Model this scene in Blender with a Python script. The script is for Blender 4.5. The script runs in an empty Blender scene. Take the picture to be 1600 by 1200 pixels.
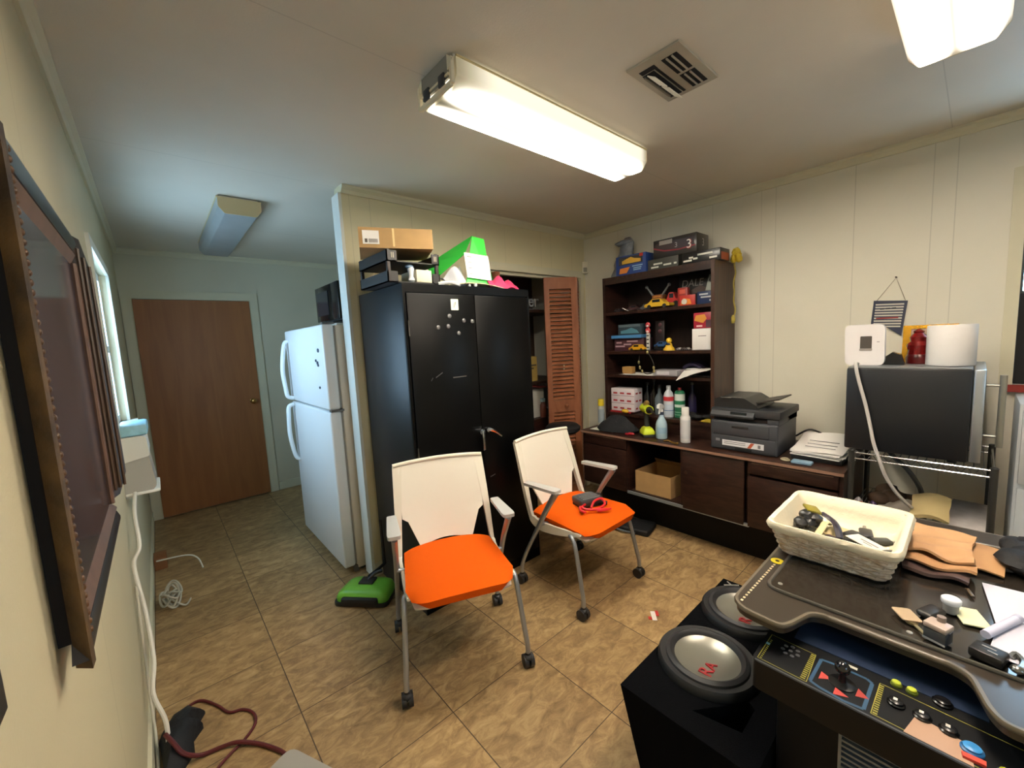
import bpy, bmesh, math, random
from mathutils import Matrix, Vector
random.seed(7)
SC = bpy.context.scene
COL = SC.collection
PI = math.pi
# ------------------------------------------------------------------ camera
def cam_axes(yaw, pitch, roll):
    cy, sy, cp, sp = math.cos(yaw), math.sin(yaw), math.cos(pitch), math.sin(pitch)
    f = Vector((sy*cp, cy*cp, -sp)); r0 = Vector((cy, -sy, 0)); u0 = r0.cross(f)
    cr, sr = math.cos(roll), math.sin(roll)
    return cr*r0 + sr*u0, -sr*r0 + cr*u0, f
_r, _u, _f = cam_axes(0.716644, 0.107866, -0.050586)
cd = bpy.data.cameras.new('camera'); cam = bpy.data.objects.new('camera', cd); COL.objects.link(cam)
cd.sensor_width = 36; cd.lens = 635.6*36/1600; cd.clip_start = .02
m = Matrix(((_r.x, _u.x, -_f.x, 0), (_r.y, _u.y, -_f.y, 0), (_r.z, _u.z, -_f.z, 1.485), (0, 0, 0, 1)))
cam.matrix_world = m
SC.camera = cam
# ------------------------------------------------------------------ world, light, exposure
SC.view_settings.view_transform = 'Standard'; SC.view_settings.look = 'None'
SC.view_settings.gamma = 1; SC.view_settings.use_curve_mapping = False
SC.view_settings.exposure = 0.12
try:
    SC.cycles.use_denoising = True
    SC.cycles.max_bounces = 8; SC.cycles.diffuse_bounces = 5
    SC.cycles.sample_clamp_indirect = 6
except Exception: pass
W = bpy.data.worlds.new('sky'); SC.world = W; W.use_nodes = True
bg = W.node_tree.nodes['Background']; bg.inputs[0].default_value = (.47, .74, 1, 1); bg.inputs[1].default_value = 14
def portal(loc, rot, sx, sy):
    l = bpy.data.lights.new('window_portal', 'AREA'); l.shape = 'RECTANGLE'; l.size = sx; l.size_y = sy
    o = bpy.data.objects.new('window_portal', l); o.location = loc; o.rotation_euler = rot; COL.objects.link(o)
    l.cycles.is_portal = True
portal((-.30, 3.1, 1.54), (0, -PI/2, 0), .92, .9)
portal((3.33, -.37, 1.62), (0, PI/2, 0), .96, .5)
portal((.4, -1.74, 1.52), (PI/2, 0, 0), .6, .55)
LAMP_E = 118.0
# ------------------------------------------------------------------ materials
def lin(h):
    h = h.lstrip('#'); v = [int(h[i:i+2], 16)/255 for i in (0, 2, 4)]
    return tuple(c/12.92 if c <= .04045 else ((c+.055)/1.055)**2.4 for c in v)
_mc = {}
def M(hexc, rough=.5, metal=0, var=0, vscale=8, bump=0, bscale=40, spec=.5, stretch=None, trans=0, emit=0, alpha=1, var2=None, sheen=0):
    key = (hexc, rough, metal, var, vscale, bump, bscale, spec, stretch, trans, emit, alpha, var2, sheen)
    if key in _mc: return _mc[key]
    mt = bpy.data.materials.new('mat_'+hexc.strip('#')); mt.use_nodes = True
    nt = mt.node_tree; p = nt.nodes['Principled BSDF']; N = nt.nodes.new; L = nt.links.new
    c = lin(hexc); p.inputs['Base Color'].default_value = (*c, 1)
    p.inputs['Roughness'].default_value = rough; p.inputs['Metallic'].default_value = metal
    p.inputs['Specular IOR Level'].default_value = spec
    if trans: p.inputs['Transmission Weight'].default_value = trans
    if alpha < 1: p.inputs['Alpha'].default_value = alpha
    if sheen: p.inputs['Sheen Weight'].default_value = sheen
    if emit:
        p.inputs['Emission Color'].default_value = (*c, 1); p.inputs['Emission Strength'].default_value = emit
    if var or bump:
        tc = N('ShaderNodeTexCoord'); mp = N('ShaderNodeMapping'); L(tc.outputs['Object'], mp.inputs[0])
        if stretch: mp.inputs['Scale'].default_value = stretch
    if var:
        n = N('ShaderNodeTexNoise'); n.inputs['Scale'].default_value = vscale; n.inputs['Detail'].default_value = 5
        L(mp.outputs[0], n.inputs['Vector'])
        r = N('ShaderNodeValToRGB'); r.color_ramp.elements[0].position = .3; r.color_ramp.elements[1].position = .7
        c2 = lin(var2) if var2 else tuple(x*(1-var) for x in c)
        r.color_ramp.elements[0].color = (*c2, 1); r.color_ramp.elements[1].color = (*c, 1)
        L(n.outputs[0], r.inputs[0]); L(r.outputs[0], p.inputs['Base Color'])
    if bump:
        b = N('ShaderNodeTexNoise'); b.inputs['Scale'].default_value = bscale; b.inputs['Detail'].default_value = 4
        L(mp.outputs[0], b.inputs['Vector'])
        bb = N('ShaderNodeBump'); bb.inputs['Strength'].default_value = bump; bb.inputs['Distance'].default_value = .01
        L(b.outputs[0], bb.inputs['Height']); L(bb.outputs[0], p.inputs['Normal'])
    _mc[key] = mt; return mt
def wall_mat(name, hexc, axis, grooves):
    mt = bpy.data.materials.new(name); mt.use_nodes = True; nt = mt.node_tree; p = nt.nodes['Principled BSDF']
    N = nt.nodes.new; L = nt.links.new
    p.inputs['Roughness'].default_value = .55
    g = N('ShaderNodeNewGeometry'); s = N('ShaderNodeSeparateXYZ'); L(g.outputs['Position'], s.inputs[0])
    tot = None
    for off, per in grooves:
        a = N('ShaderNodeMath'); a.operation = 'ADD'; a.inputs[1].default_value = 50*per - off; L(s.outputs[axis], a.inputs[0])
        q = N('ShaderNodeMath'); q.operation = 'MODULO'; q.inputs[1].default_value = per; L(a.outputs[0], q.inputs[0])
        w = N('ShaderNodeMath'); w.operation = 'LESS_THAN'; w.inputs[1].default_value = .004; L(q.outputs[0], w.inputs[0])
        if tot is None: tot = w
        else:
            x = N('ShaderNodeMath'); x.operation = 'MAXIMUM'; L(tot.outputs[0], x.inputs[0]); L(w.outputs[0], x.inputs[1]); tot = x
    n = N('ShaderNodeTexNoise'); n.inputs['Scale'].default_value = 1.3; n.inputs['Detail'].default_value = 6; L(g.outputs['Position'], n.inputs['Vector'])
    r = N('ShaderNodeValToRGB'); c = lin(hexc)
    r.color_ramp.elements[0].color = (*[v*.9 for v in c], 1); r.color_ramp.elements[1].color = (*c, 1)
    r.color_ramp.elements[0].position = .3; r.color_ramp.elements[1].position = .6
    L(n.outputs[0], r.inputs[0])
    mx = N('ShaderNodeMixRGB'); L(r.outputs[0], mx.inputs[1]); mx.inputs[2].default_value = (*[v*.78 for v in c], 1)
    if tot: L(tot.outputs[0], mx.inputs[0])
    else: mx.inputs[0].default_value = 0
    L(mx.outputs[0], p.inputs['Base Color'])
    b = N('ShaderNodeTexNoise'); b.inputs['Scale'].default_value = 160; L(g.outputs['Position'], b.inputs['Vector'])
    bb = N('ShaderNodeBump'); bb.inputs['Strength'].default_value = .12; bb.inputs['Distance'].default_value = .004
    L(b.outputs[0], bb.inputs['Height']); L(bb.outputs[0], p.inputs['Normal'])
    return mt
def floor_mat():
    mt = bpy.data.materials.new('stone_tile'); mt.use_nodes = True; nt = mt.node_tree; p = nt.nodes['Principled BSDF']
    N = nt.nodes.new; L = nt.links.new
    def MA(op, a, b=None):
        n = N('ShaderNodeMath'); n.operation = op
        for i, v in enumerate((a, b)):
            if v is None: continue
            if isinstance(v, (int, float)): n.inputs[i].default_value = v
            else: L(v, n.inputs[i])
        return n.outputs[0]
    g = N('ShaderNodeNewGeometry'); s = N('ShaderNodeSeparateXYZ'); L(g.outputs['Position'], s.inputs[0])
    tx = MA('DIVIDE', MA('ADD', s.outputs[0], 45.47-.298), .4547); ty = MA('DIVIDE', MA('ADD', s.outputs[1], 44.25-.885), .4425)
    fx = MA('FRACT', tx); fy = MA('FRACT', ty)
    gr = MA('MAXIMUM', MA('GREATER_THAN', MA('ABSOLUTE', MA('SUBTRACT', fx, .5)), .4955), MA('GREATER_THAN', MA('ABSOLUTE', MA('SUBTRACT', fy, .5)), .4962))
    cell = N('ShaderNodeCombineXYZ'); L(MA('FLOOR', tx), cell.inputs[0]); L(MA('FLOOR', ty), cell.inputs[1])
    wn = N('ShaderNodeTexWhiteNoise'); L(cell.outputs[0], wn.inputs['Vector'])
    vm = N('ShaderNodeVectorMath'); vm.operation = 'MULTIPLY_ADD'; L(wn.outputs['Color'], vm.inputs[0]); vm.inputs[1].default_value = (9, 9, 9); L(g.outputs['Position'], vm.inputs[2])
    n1 = N('ShaderNodeTexNoise'); n1.inputs['Scale'].default_value = 11; n1.inputs['Detail'].default_value = 12; n1.inputs['Roughness'].default_value = .72; n1.inputs['Distortion'].default_value = .7
    mp = N('ShaderNodeMapping'); mp.inputs['Scale'].default_value = (1, 1.9, 1); mp.inputs['Rotation'].default_value = (0, 0, .6); L(vm.outputs[0], mp.inputs[0]); L(mp.outputs[0], n1.inputs['Vector'])
    r = N('ShaderNodeValToRGB'); e = r.color_ramp.elements
    e[0].position = .27; e[0].color = (*lin('#6f573d'), 1); e[1].position = .75; e[1].color = (*lin('#c4a87c'), 1)
    k = e.new(.45); k.color = (*lin('#937752'), 1); k = e.new(.56); k.color = (*lin('#a98c62'), 1)
    L(n1.outputs[0], r.inputs[0])
    # tile to tile tone
    mx0 = N('ShaderNodeMixRGB'); mx0.blend_type = 'MULTIPLY'; mx0.inputs[0].default_value = 1
    tone = MA('ADD', MA('MULTIPLY', wn.outputs['Value'], .22), .84)
    cc = N('ShaderNodeCombineXYZ')
    for i in range(3): L(tone, cc.inputs[i])
    L(r.outputs[0], mx0.inputs[1]); L(cc.outputs[0], mx0.inputs[2])
    mx = N('ShaderNodeMixRGB'); L(gr, mx.inputs[0]); L(mx0.outputs[0], mx.inputs[1]); mx.inputs[2].default_value = (*lin('#4a3b2b'), 1)
    L(mx.outputs[0], p.inputs['Base Color'])
    p.inputs['Roughness'].default_value = .42; p.inputs['Specular IOR Level'].default_value = .35
    bb = N('ShaderNodeBump'); bb.inputs['Strength'].default_value = .25; bb.inputs['Distance'].default_value = .003
    L(n1.outputs[0], bb.inputs['Height']); L(bb.outputs[0], p.inputs['Normal'])
    return mt
def wood(hexc, hex2, sc=(1, 1, 14), rough=.4, spec=.4):
    key = ('wood', hexc, hex2, sc, rough)
    if key in _mc: return _mc[key]
    mt = bpy.data.materials.new('wood_'+hexc[1:]); mt.use_nodes = True; nt = mt.node_tree; p = nt.nodes['Principled BSDF']
    N = nt.nodes.new; L = nt.links.new
    g = N('ShaderNodeNewGeometry'); mp = N('ShaderNodeMapping'); mp.inputs['Scale'].default_value = sc; L(g.outputs['Position'], mp.inputs[0])
    n = N('ShaderNodeTexNoise'); n.inputs['Scale'].default_value = 3; n.inputs['Detail'].default_value = 7; n.inputs['Distortion'].default_value = .8; L(mp.outputs[0], n.inputs['Vector'])
    r = N('ShaderNodeValToRGB'); r.color_ramp.elements[0].color = (*lin(hex2), 1); r.color_ramp.elements[1].color = (*lin(hexc), 1)
    r.color_ramp.elements[0].position = .35; r.color_ramp.elements[1].position = .65
    L(n.outputs[0], r.inputs[0]); L(r.outputs[0], p.inputs['Base Color'])
    p.inputs['Roughness'].default_value = rough; p.inputs['Specular IOR Level'].default_value = spec
    _mc[key] = mt; return mt
# ------------------------------------------------------------------ mesh builder
def fillet(pts, r, n=4):
    out = []; k = len(pts)
    for i in range(k):
        p = Vector(pts[i]); a = Vector(pts[i-1])-p; b = Vector(pts[(i+1) % k])-p
        rr = r[i] if isinstance(r, (list, tuple)) else r
        rr = min(rr, a.length*.49, b.length*.49)
        if rr < 1e-5: out.append(tuple(p)); continue
        p0 = p+a.normalized()*rr; p1 = p+b.normalized()*rr
        for j in range(n+1):
            t = j/n; q = p0*(1-t)**2 + p*2*t*(1-t) + p1*t*t; out.append(tuple(q))
    return out
def smooth_path(pts, n=6, closed=False):
    P = [Vector(p) for p in pts]; k = len(P); out = []
    if k < 3: return P
    rng = range(k) if closed else range(k-1)
    for i in rng:
        if closed: a, b, c, d = P[i-1], P[i], P[(i+1) % k], P[(i+2) % k]
        else: a, b, c, d = P[max(i-1, 0)], P[i], P[i+1], P[min(i+2, k-1)]
        for j in range(n):
            t = j/n; t2 = t*t; t3 = t2*t
            out.append(.5*((2*b)+(c-a)*t+(2*a-5*b+4*c-d)*t2+(3*b-a-3*c+d)*t3))
    if not closed: out.append(P[-1])
    return out
class G:
    def __init__(s): s.bm = bmesh.new(); s.X = Matrix.Identity(4); s.mi = 0
    def at(s, loc=(0, 0, 0), rz=0, rx=0, ry=0):
        s.X = Matrix.Translation(loc) @ Matrix.Rotation(rz, 4, 'Z') @ Matrix.Rotation(ry, 4, 'Y') @ Matrix.Rotation(rx, 4, 'X'); return s
    def home(s): s.X = Matrix.Identity(4); return s
    def add(s, vs, fs):
        b = [s.bm.verts.new(s.X @ Vector(v)) for v in vs]
        for f in fs:
            try:
                fc = s.bm.faces.new([b[i] for i in f]); fc.material_index = s.mi
            except ValueError: pass
        return s
    def box(s, x0, x1, y0, y1, z0, z1, bev=0, seg=2):
        if not bev:
            v = [(x, y, z) for z in (z0, z1) for y in (y0, y1) for x in (x0, x1)]
            return s.add(v, [(0, 2, 3, 1), (4, 5, 7, 6), (0, 1, 5, 4), (2, 6, 7, 3), (0, 4, 6, 2), (1, 3, 7, 5)])
        t = bmesh.new(); bmesh.ops.create_cube(t, size=1)
        bmesh.ops.transform(t, matrix=Matrix.Translation(((x0+x1)/2, (y0+y1)/2, (z0+z1)/2)) @ Matrix.Diagonal((abs(x1-x0), abs(y1-y0), abs(z1-z0), 1)), verts=t.verts)
        bmesh.ops.bevel(t, geom=t.edges[:], offset=bev, segments=seg, affect='EDGES', profile=.5)
        return s.merge(t)
    def merge(s, t):
        t.verts.index_update()
        s.add([v.co.copy() for v in t.verts], [[v.index for v in f.verts] for f in t.faces]); t.free(); return s
    def loft(s, rings, cap=True, closed_ring=True):
        n = len(rings[0]); vs = [p for r in rings for p in r]; fs = []
        for i in range(len(rings)-1):
            for j in range(n if closed_ring else n-1):
                a = i*n+j; b = i*n+(j+1) % n; fs.append((a, b, b+n, a+n))
        if cap and closed_ring:
            fs.append(tuple(range(n))[::-1]); fs.append(tuple(range((len(rings)-1)*n, len(rings)*n)))
        return s.add(vs, fs)
    def tube(s, pts, r, seg=8, sm=0, closed=False, flat=1):
        P = smooth_path(pts, sm, closed) if sm else [Vector(p) for p in pts]
        n = len(P); rings = []; up = None
        for i in range(n):
            if closed: d = P[(i+1) % n]-P[i-1]
            else: d = P[min(i+1, n-1)]-P[max(i-1, 0)]
            if d.length < 1e-9: d = Vector((0, 0, 1))
            d.normalize()
            if up is None:
                up = Vector((0, 0, 1)) if abs(d.z) < .9 else Vector((1, 0, 0))
            x = d.cross(up)
            if x.length < 1e-6: x = d.orthogonal()
            x.normalize(); up = x.cross(d).normalized()
            rr = r[min(int(i*len(r)/n), len(r)-1)] if isinstance(r, (list, tuple)) else r
            rings.append([P[i]+x*math.cos(2*PI*k/seg)*rr+up*math.sin(2*PI*k/seg)*rr*flat for k in range(seg)])
        if closed: rings.append(rings[0])
        return s.loft(rings, cap=not closed)
    def cyl(s, p0, p1, r0, r1=None, seg=16):
        p0 = Vector(p0); p1 = Vector(p1); r1 = r0 if r1 is None else r1
        d = (p1-p0).normalized(); x = d.orthogonal().normalized(); y = d.cross(x)
        return s.loft([[p+x*math.cos(2*PI*k/seg)*r+y*math.sin(2*PI*k/seg)*r for k in range(seg)] for p, r in ((p0, r0), (p1, r1))])
    def lathe(s, prof, c=(0, 0, 0), seg=20, cap=True):
        rings = [[(c[0]+max(r, 1e-4)*math.cos(2*PI*k/seg), c[1]+max(r, 1e-4)*math.sin(2*PI*k/seg), c[2]+z) for k in range(seg)] for r, z in prof]
        return s.loft(rings, cap)
    def prism(s, poly, a, b, ax='z'):
        f = {'z': lambda u, v, w: (u, v, w), 'y': lambda u, v, w: (u, w, v), 'x': lambda u, v, w: (w, u, v)}[ax]
        return s.loft([[f(u, v, w) for u, v in poly] for w in (a, b)])
    def ball(s, c, r, seg=12, sc=(1, 1, 1), jit=0):
        t = bmesh.new(); bmesh.ops.create_uvsphere(t, u_segments=seg, v_segments=max(6, seg*2//3), radius=1)
        for v in t.verts:
            k = 1+random.uniform(-jit, jit)
            v.co = Vector((v.co.x*r*sc[0]*k+c[0], v.co.y*r*sc[1]*k+c[1], v.co.z*r*sc[2]*k+c[2]))
        return s.merge(t)
    def quad(s, a, b, c, d): return s.add([a, b, c, d], [(0, 1, 2, 3)])
    def sheet(s, fn, nu, nv, th=0):
        vs = [fn(i/nu, j/nv) for j in range(nv+1) for i in range(nu+1)]
        if not th:
            return s.add(vs, [(j*(nu+1)+i, j*(nu+1)+i+1, (j+1)*(nu+1)+i+1, (j+1)*(nu+1)+i) for j in range(nv) for i in range(nu)])
        # solid sheet
        k = len(vs); V = [Vector(v) for v in vs]; nr = []
        for j in range(nv+1):
            for i in range(nu+1):
                a = V[j*(nu+1)+min(i+1, nu)]-V[j*(nu+1)+max(i-1, 0)]; b = V[min(j+1, nv)*(nu+1)+i]-V[max(j-1, 0)*(nu+1)+i]
                n = a.cross(b); nr.append(n.normalized() if n.length > 1e-9 else Vector((0, 0, 1)))
        V2 = [V[i]-nr[i]*th for i in range(k)]
        fs = [(j*(nu+1)+i, j*(nu+1)+i+1, (j+1)*(nu+1)+i+1, (j+1)*(nu+1)+i) for j in range(nv) for i in range(nu)]
        fb = [tuple(x+k for x in reversed(f)) for f in fs]
        ed = [j for j in range(nu+1)] + [j*(nu+1)+nu for j in range(1, nv+1)] + [nv*(nu+1)+i for i in range(nu-1, -1, -1)] + [j*(nu+1) for j in range(nv-1, 0, -1)]
        fe = [(ed[i], ed[i]+k, ed[(i+1) % len(ed)]+k, ed[(i+1) % len(ed)]) for i in range(len(ed))]
        return s.add(V+V2, fs+fb+fe)
def mesh_of(name, g, mats, smooth):
    me = bpy.data.meshes.new(name)
    bmesh.ops.recalc_face_normals(g.bm, faces=g.bm.faces)
    g.bm.to_mesh(me); g.bm.free()
    for mt in (mats if isinstance(mats, (list, tuple)) else [mats]): me.materials.append(mt)
    if smooth:
        for p in me.polygons: p.use_smooth = True
        try: me.set_sharp_from_angle(angle=math.radians(smooth if smooth > 1 else 40))
        except Exception: pass
    return me
WM = {}
def thing(name, label, cat, loc, rz=0, group=None):
    o = bpy.data.objects.new(name, None); COL.objects.link(o); o.empty_display_size = .05
    o.location = loc; o.rotation_euler = (0, 0, rz); WM[o.name] = Matrix.Translation(loc) @ Matrix.Rotation(rz, 4, 'Z')
    o['label'] = label; o['category'] = cat
    if group: o['group'] = group
    return o
def part(name, g, mats, parent, smooth=40, local=False, label=None):
    """a part; geometry in world coordinates unless local"""
    me = mesh_of(name, g, mats, smooth); o = bpy.data.objects.new(name, me); COL.objects.link(o)
    if not local: me.transform(WM[parent.name].inverted())
    o.parent = parent; WM[o.name] = WM[parent.name].copy()
    if label: o['label'] = label
    return o
def single(name, g, mats, label, cat, smooth=40, group=None):
    me = mesh_of(name, g, mats, smooth)
    xs = [v.co for v in me.vertices]
    lo = [min(v[i] for v in xs) for i in range(3)]; hi = [max(v[i] for v in xs) for i in range(3)]
    P = Vector(((lo[0]+hi[0])/2, (lo[1]+hi[1])/2, lo[2])); me.transform(Matrix.Translation(-P))
    o = bpy.data.objects.new(name, me); COL.objects.link(o); o.location = P; WM[o.name] = Matrix.Translation(P)
    o['label'] = label; o['category'] = cat
    if group: o['group'] = group
    return o
def struct(name, g, mats, smooth=40, parent=None):
    me = mesh_of(name, g, mats, smooth); o = bpy.data.objects.new(name, me); COL.objects.link(o); WM[o.name] = Matrix.Identity(4)
    if parent: o.parent = parent
    else: o['kind'] = 'structure'
    return o
def dup(root, loc, rz, label, group=None):
    def cp(o, par):
        c = o.copy(); COL.objects.link(c)
        if par: c.parent = par
        for ch in o.children: cp(ch, c)
        return c
    r = cp(root, None); r.location = loc; r.rotation_euler = (0, 0, rz); r['label'] = label
    WM[r.name] = Matrix.Translation(loc) @ Matrix.Rotation(rz, 4, 'Z')
    if group: r['group'] = group
    return r
def text(s, origin, xd, yd, size, mt, parent, name='lettering', depth=.0006, shear=0, width=None):
    cu = bpy.data.curves.new('txt', 'FONT'); cu.body = s; cu.size = size; cu.extrude = depth/2; cu.shear = shear; cu.align_x = 'CENTER'; cu.align_y = 'CENTER'
    t = bpy.data.objects.new('txt', cu); COL.objects.link(t)
    dg = bpy.context.evaluated_depsgraph_get(); dg.update()
    me = bpy.data.meshes.new_from_object(t.evaluated_get(dg)); bpy.data.objects.remove(t)
    x = Vector(xd).normalized(); y = Vector(yd).normalized(); z = x.cross(y)
    if width:
        w = max(v.co.x for v in me.vertices)-min(v.co.x for v in me.vertices)
        if w > 0: x = x*(width/w)
    mm = Matrix(((x.x, y.x, z.x, origin[0]), (x.y, y.y, z.y, origin[1]), (x.z, y.z, z.z, origin[2]), (0, 0, 0, 1)))
    me.transform(WM[parent.name].inverted() @ mm); me.name = name
    me.materials.clear(); me.materials.append(mt)
    o = bpy.data.objects.new(name, me); COL.objects.link(o); o.parent = parent; WM[o.name] = WM[parent.name].copy()
    return o
# common materials
WHITE = M('#e8e6dc', .5); BLACK = M('#101012', .45); BLKP = M('#17171a', .35); CHROME = M('#c9cdd2', .18, 1)
GREYM = M('#9fa3a6', .35, .7); SILV = M('#b9bcc0', .28, .9); PAPER = M('#e9e6e2', .8); CARD = M('#b08c5c', .8, var=.12, vscale=14)
DKW = wood('#35201a', '#20120e', (1, 3, 12), .38)      # walnut laminate: credenza and hutch
TRIM = M('#d3ceb4', .5, var=.06, vscale=4)
H = 2.44; XL = -.17; XR = 3.19; YP = 2.52; YF = 4.92; YB = -1.6; XA = 1.68
# ================================================================== SETTING
g = G(); g.box(-.32, 3.34, -1.75, 5.07, -.1, 0); struct('floor', g, floor_mat(), 0)
def ceil_mat():
    return wall_mat('ceiling_paint', '#d8d2c4', 1, [(1.351, 1.2192)])
    mt = M('#d8d2c4', .9, bump=.35, bscale=150); return mt
g = G(); g.box(-.32, 3.34, -1.75, 5.07, H, H+.1); struct('ceiling', g, ceil_mat(), 0)
WL = wall_mat('paint_left', '#cdc4a4', 1, [(0.2, 1.22)])
WR = wall_mat('paint_right', '#dcd8c8', 1, [(.105, .4064), (.19, .8128)])
WP = wall_mat('paint_partition', '#d9d0ac', 0, [(.975, .4064), (1.1, .8128)])
WF = wall_mat('paint_hall', '#cfcab4', 0, [])
g = G()   # left wall with window opening y 2.65-3.55
w0, w1, wz0, wz1 = 2.66, 3.56, 1.10, 2.0
g.box(-.32, XL, -1.75, w0, 0, H); g.box(-.32, XL, w1, 5.07, 0, H); g.box(-.32, XL, w0, w1, 0, wz0); g.box(-.32, XL, w0, w1, wz1, H)
struct('wall_left', g, WL, 0)
g = G()   # right wall with window opening
v0, v1, vz0, vz1 = -.62, -.125, 1.14, 2.12
g.box(XR, 3.34, v1, 5.07, 0, H); g.box(XR, 3.34, -1.75, v0, 0, H); g.box(XR, 3.34, v0, v1, 0, vz0); g.box(XR, 3.34, v0, v1, vz1, H)
struct('wall_right', g, WR, 0)
g = G()   # partition with closet opening x 2.0-3.11
c0, c1, cz = 2.0, 3.11, 2.035
g.box(.93, c0, YP, YP+.1, 0, H); g.box(c1, XR, YP, YP+.1, 0, H); g.box(c0, c1, YP, YP+.1, cz, H)
struct('wall_partition', g, WP, 0)
g = G(); g.box(XL, XR, YF, YF+.15, 0, H); struct('wall_far', g, WF, 0)
g = G()
bx0, bx1, bz0, bz1 = 0.1, .7, 1.25, 1.8
g.box(XL, bx0, YB-.15, YB, 0, H); g.box(bx1, XR, YB-.15, YB, 0, H); g.box(bx0, bx1, YB-.15, YB, 0, bz0); g.box(bx0, bx1, YB-.15, YB, bz1, H)
struct('wall_back', g, WF, 0)
g = G(); g.box(XA, XA+.08, YP+.1, YF, 0, H); struct('wall_alcove', g, WF, 0)
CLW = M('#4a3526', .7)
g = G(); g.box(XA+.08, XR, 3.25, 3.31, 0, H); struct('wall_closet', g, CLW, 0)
# crown mouldings, casings, baseboards
def crown(name, axis, fixed, a, b, sgn):
    prof = [(0, 0), (.012, 0), (.02, .018), (.034, .032), (.034, .045), (0, .045)]
    gg = G()
    pts = [(fixed+sgn*d, H-.045+z) for d, z in prof]
    if axis == 'y': gg.loft([[(p[0], w, p[1]) for p in pts] for w in (a, b)])
    else: gg.loft([[(w, p[0], p[1]) for p in pts] for w in (a, b)])
    struct(name, gg, TRIM, 0)
crown('trim_1', 'y', XR, YB, YP, -1); crown('trim_2', 'x', YP, .93, XR, -1); crown('trim_3', 'y', XL, YB, YF, 1); crown('trim_4', 'x', YF, XL, XA, -1)
g = G(); g.box(c0-.07, c1+.045, YP-.014, YP, cz+.0, cz+.06); g.box(c1, c1+.045, YP-.014, YP, 0, cz); g.box(c0-.07, c0, YP-.014, YP, 0, cz)
g.box(c0, c1, YP+.02, YP+.07, cz-.025, cz); struct('trim_5', g, TRIM, 0)
g = G(); g.box(.912, .93, YP-.006, YP+.106, 0, H-.045); struct('trim_6', g, M('#d9dcd6', .45), 0)
g = G(); g.box(XL, XL+.012, YB, YF, 0, .085); struct('baseboard_left', g, TRIM, 0)
g = G(); g.box(XR-.012, XR, YB, YP, 0, .085); struct('baseboard_right', g, TRIM, 0)
g = G(); g.box(.93, c0-.07, YP-.012, YP, 0, .085); struct('baseboard_partition', g, TRIM, 0)
g = G(); g.box(.87, XA, YF-.012, YF, 0, .085); struct('baseboard_far', g, TRIM, 0)
# hall door
g = G(); g.box(-.09, .782, YF-.035, YF-.001, .012, 2.005); d1 = struct('door_1', g, wood('#9c6439', '#8f5a33', (5, 5, .5), .45), 0)
g = G()
for a in (-.165, .785): g.box(a, a+.075, YF-.02, YF, 0, 2.01)
g.box(-.165, .86, YF-.02, YF, 2.01, 2.085); struct('door_frame', g, TRIM, 0, d1)
g = G().at((.716, YF-.035, 1.0), 0, PI/2); g.lathe([(.026, 0), (.026, .006), (.011, .01), (.011, .03), (.026, .04), (.029, .055), (.02, .068), (0, .07)]); struct('door_knob', g, M('#b08a52', .25, .9), 60, d1)
# windows
def glass(): return M('#dfeefa', .02, spec=.3, alpha=.12)
g = G()
for a, b in ((w0, w0+.045), (w1-.045, w1)): g.box(-.25, -.2, a, b, wz0, wz1)
for a, b in ((wz0, wz0+.045), (wz1-.045, wz1), (1.53, 1.57)): g.box(-.25, -.2, w0+.045, w1-.045, a, b)
WF1 = struct('window_1', g, M('#e8ecee', .4), 0)
g = G(); g.box(-.228, -.222, w0+.045, w1-.045, wz0+.045, wz1-.045); struct('window_pane', g, glass(), 0, WF1)
g = G(); g.box(-.2, XL+.05, w0-.04, w1+.04, wz0-.03, wz0)
g.box(XL, XL+.014, w0-.05, w0, wz0, wz1+.05); g.box(XL, XL+.014, w1, w1+.05, wz0, wz1+.05); g.box(XL, XL+.014, w0, w1, wz1, wz1+.05); struct('window_casing', g, M('#e0e0d6', .5), 0, WF1)
g = G()
for a, b in ((v0, v0+.045), (v1-.012, v1)): g.box(3.26, 3.3, a, b, vz0, vz1)
for a, b in ((vz0, vz0+.04), (vz1-.07, vz1), (1.58, 1.60)): g.box(3.26, 3.3, v0+.045, v1-.012, a, b)
WF2 = struct('window_2', g, M('#3a352c', .5), 0)
g = G(); g.box(3.272, 3.278, v0+.045, v1-.012, vz0+.04, vz1-.07); struct('window_pane', g, glass(), 0, WF2)
g = G(); g.box(XR-.03, XR, v0-.02, v1+.03, vz0-.035, vz0); struct('window_sill', g, M('#8e2a20', .5), 0, WF2)
g = G(); g.box(XR-.012, XR, v1, v1+.045, vz0, vz1+.06); g.box(XR-.012, XR, v0, v1, vz1, vz1+.06); struct('window_casing', g, TRIM, 0, WF2)
g = G(); g.box(3.215, 3.225, v0+.005, v1-.003, vz0, 1.585); single('window_shade', g, M('#0d0d10', .7), 'black roller shade covering the lower half of the window', 'shade', 0)
g = G()
for a, b in ((bx0, bx0+.05), (bx1-.05, bx1), (.39, .41)): g.box(a, b, YB-.1, YB-.05, bz0, bz1)
for a, b in ((bz0, bz0+.05), (bz1-.05, bz1)): g.box(bx0+.05, bx1-.05, YB-.1, YB-.05, a, b)
WF3 = struct('window_3', g, M('#e8ecee', .4), 0)
g = G(); g.box(bx0+.05, bx1-.05, YB-.078, YB-.072, bz0+.05, bz1-.05); struct('window_pane', g, glass(), 0, WF3)
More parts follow.
